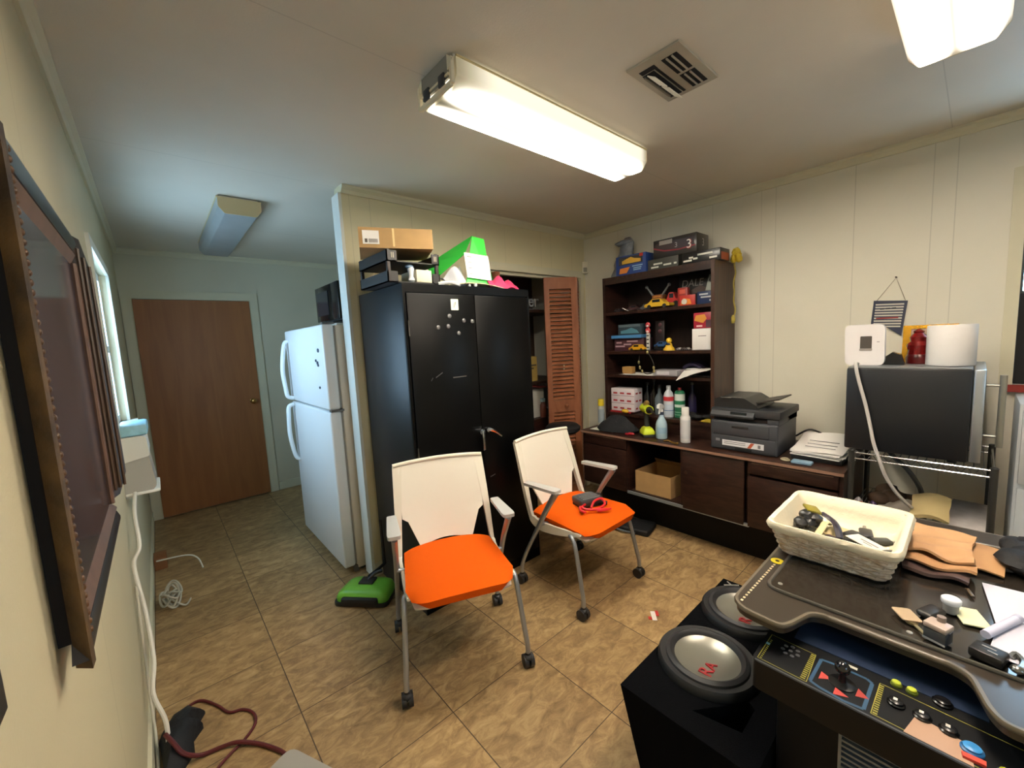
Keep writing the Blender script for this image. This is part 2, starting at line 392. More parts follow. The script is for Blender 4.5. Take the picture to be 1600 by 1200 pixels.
# ================================================================== CEILING FIXTURES
def lamp_mat(name, strength, hexc, dim_end):
    """glowing acrylic lens: two tubes inside read as two bright bands, an end without tube is dim"""
    mt = bpy.data.materials.new(name); mt.use_nodes = True; nt = mt.node_tree; p = nt.nodes['Principled BSDF']
    N = nt.nodes.new; L = nt.links.new
    p.inputs['Base Color'].default_value = (*lin('#efe6c4'), 1); p.inputs['Roughness'].default_value = .35
    tc = N('ShaderNodeTexCoord'); s = N('ShaderNodeSeparateXYZ'); L(tc.outputs['Object'], s.inputs[0])
    def MA(op, a, b=None):
        n = N('ShaderNodeMath'); n.operation = op
        for i, v in enumerate((a, b)):
            if v is None: continue
            if isinstance(v, (int, float)): n.inputs[i].default_value = v
            else: L(v, n.inputs[i])
        return n.outputs[0]
    ay = MA('ABSOLUTE', s.outputs[1]); d = MA('DIVIDE', MA('SUBTRACT', ay, .055), .022)
    band = MA('ADD', MA('MULTIPLY', MA('POWER', 2.718, MA('MULTIPLY', MA('MULTIPLY', d, d), -1)), .994), .006)
    mr = N('ShaderNodeMapRange'); L(s.outputs[0], mr.inputs[0]); mr.inputs[1].default_value = -.60; mr.inputs[2].default_value = -.60+dim_end; mr.inputs[3].default_value = .006; mr.inputs[4].default_value = 1; mr.interpolation_type = 'SMOOTHSTEP'
    mr2 = N('ShaderNodeMapRange'); L(s.outputs[0], mr2.inputs[0]); mr2.inputs[1].default_value = .53; mr2.inputs[2].default_value = .60; mr2.inputs[3].default_value = 1; mr2.inputs[4].default_value = .12; mr2.interpolation_type = 'SMOOTHSTEP'
    e = MA('MULTIPLY', MA('MULTIPLY', band, MA('MULTIPLY', mr.outputs[0], mr2.outputs[0])), strength)
    p.inputs['Emission Color'].default_value = (*lin(hexc), 1); L(e, p.inputs['Emission Strength'])
    return mt
def fixture(name, label, loc, rz, lens, lit, L2=.595, bare_end=False):
    t = thing(name, label, 'ceiling light', loc, rz, None)
    hb, ht = .084, .114
    g = G(); g.box(-L2+.01, L2-.01, -.1, .1, -.045, -.001); part('housing', g, M('#d8d4c4', .5), t, local=True)
    prof = fillet([(-ht, -.012), (-ht, -.07), (-hb, -.108), (hb, -.108), (ht, -.07), (ht, -.012)], [0, .006, .006, .006, .006, 0], 3)
    g = G(); a = -L2+(.012 if bare_end else 0); g.prism(prof, a, L2, 'x')
    part('diffuser', g, lens, t, local=True)
    g = G()
    lipc = M('#c9b98a', .4)
    for sgn in (-1, 1): g.box(a, L2, sgn*ht-.004, sgn*ht+.004, -.016, -.010)
    part('rim', g, lipc, t, local=True)
    g = G()
    if bare_end:   # end cap gone: bare metal plate, sockets and tabs
        g.box(-L2-.004, -L2+.004, -.085, .085, -.075, -.002)
        part('end_plate', g, M('#8f8c82', .5, .2), t, local=True)
        g = G()
        for sgn in (-1, 1):
            g.add([(-L2-.006, sgn*.085, -.002), (-L2-.006, sgn*.118, -.03), (-L2-.006, sgn*.085, -.05), (-L2-.002, sgn*.085, -.002), (-L2-.002, sgn*.118, -.03), (-L2-.002, sgn*.085, -.05)], [(0, 1, 2), (3, 5, 4), (0, 3, 4, 1), (1, 4, 5, 2), (2, 5, 3, 0)])
            g.box(-L2-.008, -L2+.004, sgn*.105-.006, sgn*.105+.006, -.1, -.02)
        g.box(-L2-.008, -L2+.004, -.1, .1, -.105, -.09); g.box(-L2-.007, -L2, -.09, .09, -.066, -.06)
        part('bracket', g, M('#e6dcc0', .5), t, local=True)
        g = G()
        for yy in (-.05, .05):
            g = G(); g.box(-L2-.012, -L2-.003, yy-.018, yy+.018, -.088, -.05, .003); part('lamp_socket', g, M('#2f3134', .5), t, local=True)
    else:
        g.prism(prof, -L2-.006, -L2, 'x'); part('end_cap', g, lipc if lit else M('#c8b488', .4), t, local=True)
    g = G(); g.prism(prof, L2, L2+.006, 'x'); part('end_cap', g, lipc if lit else M('#8c8c86', .5), t, local=True)
    return t
lens1 = lamp_mat('lens_glow', LAMP_E, '#fff6e2', .22); lens2 = lamp_mat('lens_glow_warm', LAMP_E, '#ffecd6', .1)
fixture('ceiling_light', 'lit fluorescent ceiling light with its bare metal end showing', (1.437, 1.293, H), 0, lens1, True, bare_end=True)
fixture('ceiling_light', 'lit fluorescent ceiling light cut off by the upper edge of the photo', (1.46, .09, H), 0, lens2, True)
fixture('ceiling_light', 'unlit fluorescent ceiling light in the dim hallway', (.50, 3.70, H), PI/2, M('#8f9494', .35, var=.1), False, L2=.66)
# ceiling vent
t = thing('ceiling_vent', 'square metal air vent with a drooping louver in the ceiling', 'air vent', (1.56, .793, H))
VM = M('#a39c8b', .5, var=.15, vscale=6); VD = M('#0d0b09', .9)
a0, a1, b0, b1 = 1.405, 1.715, .694, .892
g = G(); g.box(a0, a1, b0, b1, H-.009, H-.0005, .002); part('face_plate', g, VM, t)
for x0, x1, y0, y1 in ((1.445, 1.565, .722, .778), (1.58, 1.69, .722, .778), (1.445, 1.47, .805, .865), (1.475, 1.69, .822, .868), (1.47, 1.69, .806, .816)):
    g = G(); g.box(x0, x1, y0, y1, H-.0102, H-.0092); part('slot', g, VD, t)
for y in (.737, .757):
    for x0, x1 in ((1.447, 1.563), (1.582, 1.688)):
        g = G(); g.box(x0, x1, y, y+.005, H-.0145, H-.0104); part('louver', g, VM, t)
for x0, x1 in ((1.478, 1.568), (1.582, 1.688)):
    g = G().at(((x0+x1)/2, .835, H-.0225), 0, math.radians(32)); g.box(-(x1-x0)/2, (x1-x0)/2, -.018, .018, -.0015, .0015); part('louver', g, M('#d6cfba', .5), t, label='bent pale louver hanging down')
g = G(); g.box(1.48, 1.67, .858, .866, H-.016, H-.0104); part('louver', g, M('#6a665c', .5), t)
# ================================================================== LEFT WALL: framed picture etc.
t = thing('framed_picture', 'large dark picture in a heavy worn gilt and brown frame', 'picture', (XL+.02, 1.35, .99))
GILT = M('#6a4f2b', .65, 0, var=.55, vscale=14, bump=.4, bscale=35, var2='#2a1b0e')
BRF = M('#3f2a1d', .45, var=.4, vscale=12, bump=.2, bscale=60, var2='#1d120b')
INN = M('#6e5140', .45, var=.3, vscale=20)
FX = -.13
g = G(); g.box(XL+.001, -.153, .968, 1.70, 1.02, 1.80); part('backing', g, M('#120c09', .8), t)
def rail_loft(zo, sg, y0a, y0b, y1a, y1b, prof):
    return [[(x, (y0a if e_ == 0 else y1a)+(y0b-y0a if e_ == 0 else y1b-y1a)*f, zo+sg*d) for x, d, f in prof] for e_ in (0, 1)]
PR = [(-.152, 0, 0), (FX, 0, 0), (FX+.001, .012, .15), (FX-.004, .034, .4), (FX-.012, .036, .42), (-.152, .036, .42)]
PI2 = [(-.152, .036, 0), (FX-.006, .036, 0), (FX-.002, .044, .1), (FX-.012, .078, .9), (-.145, .085, 1), (-.152, .085, 1)]
for nm, zo, sg in (('top', 1.822, -1), ('bottom', 1.0, 1)):
    g = G().loft(rail_loft(zo, sg, .932, 1.0, 1.72, 1.64, PR)); part(nm+'_rail', g, M('#23221f', .3, var=.3, vscale=10) if sg < 0 else M('#2c2c33', .25, var=.3, vscale=10), t, 30)
    g = G().loft(rail_loft(zo, sg, .96, 1.0, 1.70, 1.62, PI2)); part(nm+'_bevel', g, INN, t, 30)
g = G(); g.loft([[(-.152, .958, z0), (-.151, .952, z0), (FX+.0005, .930, z0), (FX+.002, .955, z0), (FX-.006, .985, z0), (-.146, .992, z0), (-.152, .992, z0)] for z0 in (.985, 1.836)]); part('gilt_stile', g, GILT, t)
g = G()
for k in range(52): g.ball((FX-.002, .978, 1.03+k*.0153), .0062, 6, (.8, 1, 1))
part('beading', g, M('#5c3c1c', .5, var=.3), t)
g = G()   # far stile stands proud of the rails and leans out towards its lower end
g.loft([[(-.152, 1.63, zt), (FX-.010, 1.63, zt), (FX-.002, 1.66, zt), (FX+.004+b*.4, 1.70, zt), (FX+.012+b, 1.78, zt2), (FX+.006+b, 1.82, zt2), (-.152, 1.82, zt2)] for zt, zt2, b in ((1.08, 1.13, .012), (1.83, 1.735, .006))]); part('fluted_stile', g, BRF, t, label='dark brown fluted stile at the window end')
g = G()
for k in range(3): g.tube([(FX+.003+.0085*k, 1.672+.028*k, 1.10), (FX+.002+.0075*k, 1.672+.028*k, 1.80-.02*k)], .0042, 6)
part('fluting', g, M('#54402f', .4), t)
g = G(); g.tube([(-.136, 1.625, 1.075), (-.136, 1.625, 1.75)], .007, 8); part('inner_bead', g, INN, t)
g = G(); g.box(-.152, -.141, .985, 1.64, 1.05, 1.77); part('canvas', g, M('#37353c', .12, var=.5, vscale=4, var2='#55505a', spec=.7), t)
# switch plate corner
g = G(); g.box(XL, XL+.006, .60, .695, 1.105, 1.155, .002); single('wall_plate', g, M('#1c1a18', .5), 'black wall plate at the edge of the photo below the picture', 'wall plate')
# dispenser
t = thing('wall_dispenser', 'white plastic wall dispenser hanging under the hallway window', 'dispenser', (XL+.05, 2.7, .84))
DW = M('#dcdcd4', .45)
g = G(); g.prism(fillet([(XL, 1.12), (XL+.10, 1.12), (XL+.105, 1.02), (XL, 1.0)], [0, .02, .01, 0]), 2.60, 2.86, 'y'); part('cover', g, DW, t)
g = G(); g.prism(fillet([(XL, 1.0), (XL+.10, 1.018), (XL+.115, .87), (XL+.10, .85), (XL, .83)], [0, .008, .02, .01, 0]), 2.61, 2.85, 'y'); part('bin', g, M('#b9b8b0', .3, alpha=.85), t)
g = G(); g.box(XL, XL+.125, 2.605, 2.855, .838, .852, .004); part('lip', g, M('#efefe8', .4), t)
g = G(); g.box(XL+.006, XL+.11, 2.61, 2.84, 1.121, 1.175, .012); single('tissue_pack', g, M('#9fd4e8', .4, var=.25, vscale=30), 'light blue pack of wipes lying on the white wall dispenser', 'wipes')
g = G()
g.tube([(XL+.035, 2.58, .86), (XL+.03, 2.45, .80), (XL+.035, 2.35, .68), (XL+.012, 2.30, .62), (XL+.03, 2.22, .45), (XL+.04, 2.1, .30), (XL+.03, 2.0, .22), (XL+.055, 1.95, .12), (XL+.05, 1.9, .02), (XL+.03, 1.75, .01), (XL+.03, 1.5, .01)], .0075, 8, 6)
single('extension_cable', g, M('#dcd8cc', .5), 'white cord running down the cream wall beneath the dispenser', 'cord')
g = G(); g.tube([(XL+.012, 2.25, .55), (XL+.014, 2.1, .2), (XL+.02, 1.95, .02), (XL+.02, 1.6, .01)], .005, 8, 6); single('wall_cable', g, M('#c9c4b2', .5), 'thin cream cord dropping straight along the baseboard', 'cord')
# hallway floor clutter
g = G(); g.box(XL+.015, XL+.085, 3.72, 3.86, .0, .085, .003); single('small_box', g, M('#8a5a36', .7), 'small brown box on the hall floor against the wall', 'box')
g = G(); g.tube([(XL+.03, 3.68, .085), (.02, 3.62, .09), (.08, 3.58, .06), (.10, 3.52, .004)], .005, 6, 6); single('cord_loop', g, M('#dcd8cc', .5), 'single white cord arching over the hall floor by the brown box', 'cord')
g = G()
for k in range(7):
    c = Vector((-.085+random.uniform(-.02, .025), 3.13+random.uniform(-.05, .05), .02+k*.012)); r = random.uniform(.03, .055)
    g.tube([(c.x+math.cos(a)*r*.8, c.y+math.sin(a)*r*1.5, max(.006, c.z+math.sin(a*2+k)*.022)) for a in [i*PI/6 for i in range(12)]], .006, 6, 3, True)
g.tube([(-.08, 3.1, .05), (-.02, 3.05, .01), (.01, 3.12, .006)], .005, 6, 5); single('cable_bundle', g, M('#bdb8a6', .5, var=.2), 'tangled bundle of pale cables on the floor along the wall', 'cables')
# black plastic bag and red cord at the bottom
g = G()
P = [(-.13, 1.80), (-.145, 2.0), (-.10, 2.09), (-.045, 2.115), (.0, 2.055), (-.03, 2.0), (-.012, 1.975), (-.045, 1.93), (-.045, 1.87), (-.09, 1.80)]
cx, cy = -.08, 1.96
rings = []
for k, (f, z) in enumerate(((1, .0), (1.0, .018), (.82, .05), (.5, .075), (.15, .08))):
    rings.append([(cx+(x-cx)*f, cy+(y-cy)*f, z+(0 if k == 0 else random.uniform(-.008, .008))) for x, y in P])
g.loft(rings); single('black_cloth', g, M('#0d1016', .75, bump=.5, bscale=30), 'crumpled black cloth on the floor inside the red cord loop', 'cloth', 60)
g = G()
RC = [(-.145, 2.0), (-.12, 2.08), (-.06, 2.135), (-.01, 2.14), (.04, 2.06), (.075, 1.98), (.12, 1.955), (.15, 1.90), (.145, 1.84), (.10, 1.79), (.04, 1.755), (-.02, 1.70), (-.06, 1.64)]
g.tube([(x, y, .006) for x, y in RC], .0055, 8, 6)
g.tube([(-.12, 1.93, .086), (-.10, 1.87, .085), (-.075, 1.835, .05), (-.03, 1.83, .012), (.03, 1.815, .010), (.08, 1.785, .017), (.14, 1.73, .008), (.19, 1.65, .007), (.21, 1.60, .006)], .0075, 8, 6)
single('red_cable', g, M('#57171b', .5), 'dark red cord looping across the tile floor', 'cord')
t = thing('storage_bin', 'grey plastic bin lid corner at the bottom of the photo', 'storage bin', (.145, 1.395, 0), math.radians(25))
g = G(); g.prism(fillet([(-.11, -.15), (.11, -.15), (.11, .085), (-.11, .085)], .03), 0, .085); part('body', g, M('#a8a29a', .4, alpha=.8), t, local=True)
g = G(); g.prism(fillet([(-.12, -.16), (.12, -.16), (.12, .095), (-.12, .095)], .035), .085, .098); g.prism(fillet([(-.09, -.13), (.09, -.13), (.09, .065), (-.09, .065)], .03), .098, .104); part('lid', g, M('#9c9891', .4), t, local=True)
# ================================================================== FRIDGE
FW = M('#e4e6e6', .32, bump=.05, bscale=200); FS = M('#d7cfc0', .5, bump=.08, bscale=160)
t = thing('refrigerator', 'white top-freezer refrigerator in the hallway behind the partition', 'refrigerator', (1.15, 3.15, 0))
fy0, fy1 = 2.66, 3.60
g = G(); g.box(.872, 1.52, fy0, fy1, .02, 1.635, .008); part('cabinet', g, FS, t)
for nm, z0, z1 in (('freezer_door', 1.10, 1.64), ('fridge_door', .045, 1.088)):
    g = G(); g.box(.79, .862, fy0, fy1, z0, z1, .014, 3); d = part(nm, g, FW, t)
    g = G()
    yh = fy1-.075
    if z0 > 1: pts = [(.79, yh, 1.56), (.762, yh, 1.53), (.735, yh, 1.35), (.742, yh, 1.2), (.752, yh, 1.135), (.79, yh-.005, 1.118)]
    else: pts = [(.79, yh-.005, 1.07), (.752, yh, 1.055), (.742, yh, .98), (.738, yh, .82), (.762, yh, .66), (.79, yh, .63)]
    g.tube(pts, .015, 8, 5); part('handle', g, M('#eef1f2', .3), d)
    g = G(); g.box(.862, .872, fy0+.01, fy1-.01, z0+.01, z1-.01); part('gasket', g, M('#8f8b84', .7), d)
g = G(); g.box(.80, .88, fy0-.004, fy0+.035, 1.087, 1.101); g.box(.80, .87, fy0+.005, fy0+.045, 1.641, 1.652); g.box(.85, .88, fy0+.002, fy0+.03, .0, .045); part('hinge', g, M('#6d6a66', .4, .5), t)
g = G(); g.box(.90, 1.5, fy0+.02, fy1-.02, .0, .02); part('base', g, M('#3a3a3a', .6), t)
for i, (yy, zz, r) in enumerate(((2.765, 1.48, .013), (2.83, 1.415, .009), (2.80, 1.40, .012), (2.79, 1.385, .009), (2.80, 1.24, .008))):
    g = G().at((.79, yy, zz), 0, 0, -PI/2); g.lathe([(r, 0), (r, .005), (r*.8, .007), (0, .007)], seg=10); single('fridge_magnet', g, M('#3e4c5c', .5), 'small dark magnet on the white freezer door', 'magnet', group='magnets on the freezer door')
t = thing('microwave', 'black microwave on top of the white refrigerator', 'microwave', (1.15, 3.0, 1.66))
g = G(); g.box(.945, 1.32, 2.72, 3.20, 1.672, 1.925, .006); part('body', g, M('#1b1b1e', .4), t)
g = G(); g.box(.93, .945, 2.86, 3.195, 1.68, 1.92, .004); d = part('door', g, M('#0b0b0e', .15), t)
g = G(); g.box(.926, .931, 2.92, 3.15, 1.72, 1.88); part('window', g, M('#26282c', .1), d)
g = G(); g.box(.93, .945, 2.725, 2.855, 1.68, 1.92, .003); part('control_panel', g, M('#141417', .25), t)
g = G()
for yy in (2.75, 3.15):
    for xx in (.97, 1.28): g.cyl((xx, yy, 1.649), (xx, yy, 1.673), .012)
part('foot', g, BLACK, t)
g = G(); g.box(.895, .94, 2.70, 3.22, 1.6365, 1.648, .003); single('white_tray', g, M('#e8e6e0', .4), 'thin white tray edge sticking out under the microwave', 'tray')
# ================================================================== CLOSET
t = thing('closet_shelving', 'dark brown shelves inside the closet behind the louvered door', 'shelving', (2.6, 2.95, 0))
CS = wood('#3c2417', '#261610', (3, 3, 9), .5)
for z in (.72, 1.08, 1.755):
    g = G(); g.box(XA+.09, XR-.005, 2.74, 3.24, z-.025, z); part('shelf', g, CS, t)
g = G(); g.box(XA+.085, XA+.105, 2.72, 3.24, 0, 2.0); part('side_panel', g, CS, t)
g = G(); g.box(2.15, 3.18, 2.76, 2.78, 0, .695); part('front_panel', g, wood('#45241c', '#2d1712', (3, 3, 9), .5), t)
g = G(); g.box(2.40, 2.99, 3.20, 3.24, 1.082, 1.73); part('back_panel', g, wood('#55351f', '#3e2616', (3, 3, 9), .5), t)
g = G(); g.add([(2.585, 2.79, 1.081), (2.775, 2.80, 1.081), (2.77, 2.80, 1.315), (2.595, 2.79, 1.33), (2.585, 2.87, 1.081), (2.775, 2.88, 1.081), (2.77, 2.86, 1.315), (2.595, 2.85, 1.33)], [(0, 1, 2, 3), (5, 4, 7, 6), (4, 0, 3, 7), (1, 5, 6, 2), (3, 2, 6, 7), (4, 5, 1, 0)])
yb_ = single('yellow_carton', g, M('#b69a4e', .7), 'yellow carton with dark print on the closet shelf', 'carton')
g = G()
for zz, a, b in ((1.235, 2.61, 2.745), (1.205, 2.64, 2.71)): g.box(a, b, 2.783, 2.789, zz-.006, zz+.006)
part('print', g, M('#4a4030', .8), yb_)
g = G().sheet(lambda u, v: (2.60+.24*u, 2.748+.1*v, 1.050-.008*math.sin(u*PI)-.03*u*u), 8, 3, .012); single('red_folder', g, M('#7a2b26', .6), 'dark red folder under the yellow carton in the closet', 'folder')
g = G(); g.box(2.60, 2.85, 2.80, 3.02, .721, 1.0, .006); single('document_box', g, M('#c9c6ba', .7), 'off-white document box on the lower closet shelf', 'box')
g = G(); g.lathe([(.03, 0), (.032, .06), (.03, .12), (.02, .135), (.02, .15)], (2.80, 2.77, .721), 14); tt = single('small_jar', g, M('#6d3a2a', .4), 'small brown jar in front of the white document box', 'jar')
g = G(); g.lathe([(.024, .15), (.024, .18), (.0, .181)], (2.80, 2.77, .721), 14); part('lid', g, M('#9fb4bd', .4), tt)
t = thing('letter_sign', 'grey cut-out letters standing on the top closet shelf', 'sign', (2.68, 2.78, 1.756))
g = G(); g.box(2.58, 2.80, 2.77, 2.80, 1.7562, 1.765); part('base', g, M('#77787a', .6), t)
text('pier', (2.68, 2.785, 1.835), (1, 0, 0), (0, 0, 1), .16, M('#a4a5a4', .6), t, 'letters', .02)
# bifold louver door
LW = wood('#9a6040', '#824d31', (4, 4, 1.2), .45)
d2 = None
p_a = Vector((2.60, 2.505, 0)); p_b = Vector((2.85, 2.36, 0))    # front leaf from the track to the fold
def leaf(p, q, mats, name, parent):
    d = (q-p); w = d.length; ang = math.atan2(d.y, d.x); zb0, zt = .02, 2.005
    g = G().at((p.x, p.y, 0), ang); th = .014
    st = .045
    g.box(0, st, -th, th, zb0, zt); g.box(w-st, w, -th, th, zb0, zt)
    g.box(st, w-st, -th, th, zt-.10, zt); g.box(st, w-st, -th, th, zb0, zb0+.12); g.box(st, w-st, -th, th, .82, .93)
    def slats(z0, z1):
        n = int((z1-z0)/.034); s = (z1-z0)/n
        for i in range(n):
            zc = z0+(i+.5)*s
            g.add([(st, -th+.001, zc-.014), (w-st, -th+.001, zc-.014), (w-st, th-.004, zc+.006), (st, th-.004, zc+.006), (st, -th+.001, zc-.006), (w-st, -th+.001, zc-.006), (w-st, th-.004, zc+.014), (st, th-.004, zc+.014)], [(0, 1, 2, 3), (5, 4, 7, 6), (0, 4, 5, 1), (3, 2, 6, 7)])
    slats(zb0+.12, .82); slats(.93, zt-.10)
    if parent is None: return struct(name, g, mats, 0), ang, w
    return struct(name, g, mats, 0, parent), ang, w
d2, ang, w = leaf(p_a, p_b, LW, 'door_2', None)
leaf(p_b+Vector((.012, .004, 0)), Vector((3.085, 2.53, 0)), LW, 'door_leaf', d2)
nrm = Vector((math.sin(ang), -math.cos(ang), 0)); kp = p_a+(p_b-p_a)*.56
g = G(); g.cyl(kp+Vector((0, 0, .875))+nrm*.012, kp+Vector((0, 0, .875))+nrm*.028, .009); g.ball(kp+Vector((0, 0, .875))+nrm*.036, .019, 12); struct('door_knob', g, LW, 60, d2)
g = G()
for zz in (1.235, 1.205): g.ball(kp+Vector((-.01, 0, zz))+nrm*.014, .007, 8)
struct('sticker', g, M('#e3dccb', .5), 60, d2)
g = G(); g.box(2.03, 2.075, 2.46, 2.515, .02, 2.012); struct('door_3', g, LW, 0)
# motion sensor in the corner
t = thing('motion_sensor', 'small white motion sensor high in the corner beside the closet', 'sensor', (3.165, 2.48, 2.08))
g = G().at((3.172, 2.502, 2.13), math.radians(-45)); g.box(-.028, .028, -.03, .0, -.055, .055, .006); part('body', g, M('#d9d3bc', .5), t)
g = G().at((3.172, 2.502, 2.13), math.radians(-45)); g.box(-.017, .017, -.035, -.029, -.04, .0, .002); part('lens', g, M('#8f8b78', .3), t)
# ================================================================== LOCKER CABINET
lx0, lx1, ly0, ly1, lz = .975, 1.855, 1.925, 2.50, 1.80
LB = M('#0e1116', .42, var=.25, vscale=5, spec=.45); LD = M('#060606', .34, spec=.18)
t = thing('locker_cabinet', 'tall black metal two-door storage cabinet against the partition', 'cabinet', (1.41, 2.21, 0))
g = G(); g.box(lx0, lx1, ly0+.012, ly1, 0, lz, .004); part('carcass', g, LB, t)
g = G(); g.box(lx0, lx1, ly0, ly0+.012, lz-.045, lz); g.box(lx0, lx0+.014, ly0, ly0+.012, .06, lz-.045); g.box(lx1-.014, lx1, ly0, ly0+.012, .06, lz-.045); g.box(lx0, lx1, ly0, ly0+.012, 0, .06); part('face_frame', g, LD, t)
xm = 1.418
da = part('door', G().box(lx0+.018, xm-.002, ly0-.006, ly0+.010, .065, lz-.05, .003), LD, t)
db = part('door', G().box(xm+.002, lx1-.018, ly0-.006, ly0+.010, .065, lz-.05, .003), LD, t)
g = G(); g.cyl((1.408, ly0-.006, .955), (1.408, ly0-.026, .955), .018); g.box(1.398, 1.418, ly0-.036, ly0-.024, .845, .965, .004); part('handle', g, CHROME, da)
g = G(); g.cyl((1.45, ly0-.006, .96), (1.45, ly0-.03, .96), .014); g.tube([(1.45, ly0-.032, .965), (1.49, ly0-.034, .945), (1.545, ly0-.03, .905)], [.012, .010, .007, .006], 8, 4); part('handle', g, CHROME, db)
for zz in (1.57, .9, .25):
    g = G(); g.cyl((lx0+.018, ly0-.006, zz-.04), (lx0+.018, ly0-.006, zz+.04), .004); part('hinge', g, M('#55524c', .4, .6), da)
g = G()
for (x, z, a, l) in ((1.13, 1.30, .5, .05), (1.10, 1.285, .9, .02), (1.24, 1.29, 0, .09), (1.46, .66, .2, .04)):
    g.add([(x, ly0-.0065, z), (x+l*math.cos(a), ly0-.0065, z+l*math.sin(a)), (x+l*math.cos(a), ly0-.0065, z+l*math.sin(a)+.006), (x, ly0-.0065, z+.006)], [(0, 1, 2, 3)])
part('scratch', g, M('#4a4a4a', .6), da)
mags = [(1.24, 1.632), (1.165, 1.571), (1.228, 1.576), (1.334, 1.607), (1.392, 1.602), (1.294, 1.537)]
for x, z in mags:
    g = G().at((x, ly0-.0062, z), 0, PI/2); g.lathe([(.012, 0), (.012, .004), (.009, .006), (0, .006)], seg=14); single('round_magnet', g, M('#7a7a7a', .35, .5), 'round grey magnet on the black cabinet door', 'magnet', 60, 'round magnets on the cabinet door')
g = G(); g.prism(fillet([(1.255, 1.665), (1.303, 1.665), (1.303, 1.725), (1.255, 1.725)], .004), ly0-.0085, ly0-.0065, 'y'); s_ = single('sticker_tag', g, M('#e6e8d6', .5), 'small white tag near the top of the black cabinet door', 'tag')
g = G(); g.tube([(1.272, ly0-.0092, 1.678), (1.276, ly0-.0092, 1.70), (1.286, ly0-.0092, 1.707), (1.280, ly0-.0092, 1.69)], .0018, 6, 4); part('print', g, M('#7e8272', .6), s_)
# on top of the locker: stacked letter trays, carton, papers, binder
TB = M('#1c1714', .45)
t = thing('letter_tray', 'dark brown two-tier letter tray on top of the black cabinet', 'letter tray', (1.03, 2.1, lz))
tx0, tx1, ty0, ty1 = .915, 1.215, 1.945, 2.30
for z0 in (lz+.003, lz+.105):
    g = G(); g.box(tx0, tx1, ty0, ty1, z0, z0+.006); g.box(tx0, tx0+.006, ty0, ty1, z0, z0+.055); g.box(tx1-.006, tx1, ty0, ty1, z0, z0+.055); g.box(tx0, tx1, ty1-.006, ty1, z0, z0+.055)
    g.box(tx0, tx0+.055, ty0, ty0+.006, z0, z0+.055); g.box(tx1-.045, tx1, ty0, ty0+.006, z0, z0+.055); part('tray', g, TB, t)
g = G()
for xx in (tx0+.006, tx1-.018):
    for yy in (ty0+.002, ty1-.02): g.box(xx-.004, xx+.014, yy, yy+.018, lz+.001, lz+.165, .003)
part('post', g, M('#2b1d16', .45), t)
g = G()
for xx in (tx0+.026, tx0+.036, tx1-.03, tx1-.02): g.box(xx-.002, xx+.003, ty0-.0015, ty0+.001, lz+.123, lz+.15)
part('slot', g, M('#a39a88', .6), t)
t = thing('cardboard_carton', 'flat brown cardboard carton with a white shipping label on the letter tray', 'carton', (1.045, 2.085, lz+.17), math.radians(-22))
g = G(); g.box(-.19, .17, -.15, .15, .002, .10); part('body', g, CARD, t, local=True)
g = G(); g.add([(-.02, .15, .10), (.17, .15, .10), (.17, .06, .125), (-.02, .06, .135), (-.02, .15, .103), (.17, .15, .103), (.17, .06, .128), (-.02, .06, .138)], [(0, 1, 2, 3), (4, 7, 6, 5), (0, 4, 5, 1), (3, 2, 6, 7), (0, 3, 7, 4), (1, 5, 6, 2)]); part('flap', g, M('#3c2c1c', .8), t, local=True)
g = G(); g.box(-.172, -.094, -.1512, -.1502, .02, .085); lb = part('shipping_label', g, PAPER, t, local=True)
g = G()
for i in range(7): g.box(-.142+i*.006, -.139+i*.006, -.1522, -.1514, .027, .045)
g.box(-.162, -.15, -.1522, -.1514, .027, .045)
part('barcode', g, M('#55524c', .8), lb, local=True)
g = G(); g.box(-.03, -.02, -.1515, -.1502, .01, .098); part('tape', g, M('#d9c08a', .3), t, local=True)
g = G(); g.box(1.075, 1.165, 1.947, 2.12, lz+.010, lz+.075, .002); single('small_carton', g, M('#d9d2b8', .6), 'small white carton inside the lower letter tray', 'carton')
g = G(); g.lathe([(.012, 0), (.02, .01), (.012, .03), (.018, .07), (.012, .08)], (1.055, 1.97, lz+.010), 12); s_ = single('spray_nozzle', g, M('#c8ccd0', .4), 'white and blue plastic nozzle in the lower letter tray', 'nozzle')
g = G(); g.at((1.055, 1.97, lz+.09), 0, 0, 0); g.ball((-.006, 0, .0), .02, 10, (1.2, .7, .6)); part('cap', g, M('#5d7893', .4), s_)
GRN = M('#2fae3a', .4); GRD = M('#1f7a2c', .4)
t = thing('ring_binder', 'bright green ring binder standing open on the black cabinet', 'binder', (1.47, 2.1, lz))
def slab(vs, th):   # thin board from a quad
    a, b, c, d = [Vector(v) for v in vs]; n = (b-a).cross(d-a).normalized()*th
    return [a, b, c, d, a+n, b+n, c+n, d+n], [(0, 1, 2, 3), (7, 6, 5, 4), (0, 4, 5, 1), (1, 5, 6, 2), (2, 6, 7, 3), (3, 7, 4, 0)]
g = G(); g.add(*slab([(1.285, 2.14, lz+.05), (1.44, 2.02, lz+.20), (1.535, 2.06, lz+.325), (1.30, 2.22, lz+.16)], .004)); part('cover', g, GRN, t)
g = G(); g.add(*slab([(1.425, 2.0, lz+.03), (1.60, 1.985, lz+.025), (1.62, 2.06, lz+.315), (1.525, 2.055, lz+.32)], .004)); part('cover', g, M('#3fd348', .4), t)
g = G(); g.add(*slab([(1.60, 1.99, lz+.03), (1.715, 2.08, lz+.012), (1.66, 2.12, lz+.15), (1.612, 2.05, lz+.23)], .004)); part('spine', g, GRD, t)
t = thing('paper_sheet', 'white printed sheet hanging over the green binder', 'paper', (1.5, 2.0, lz+.03))
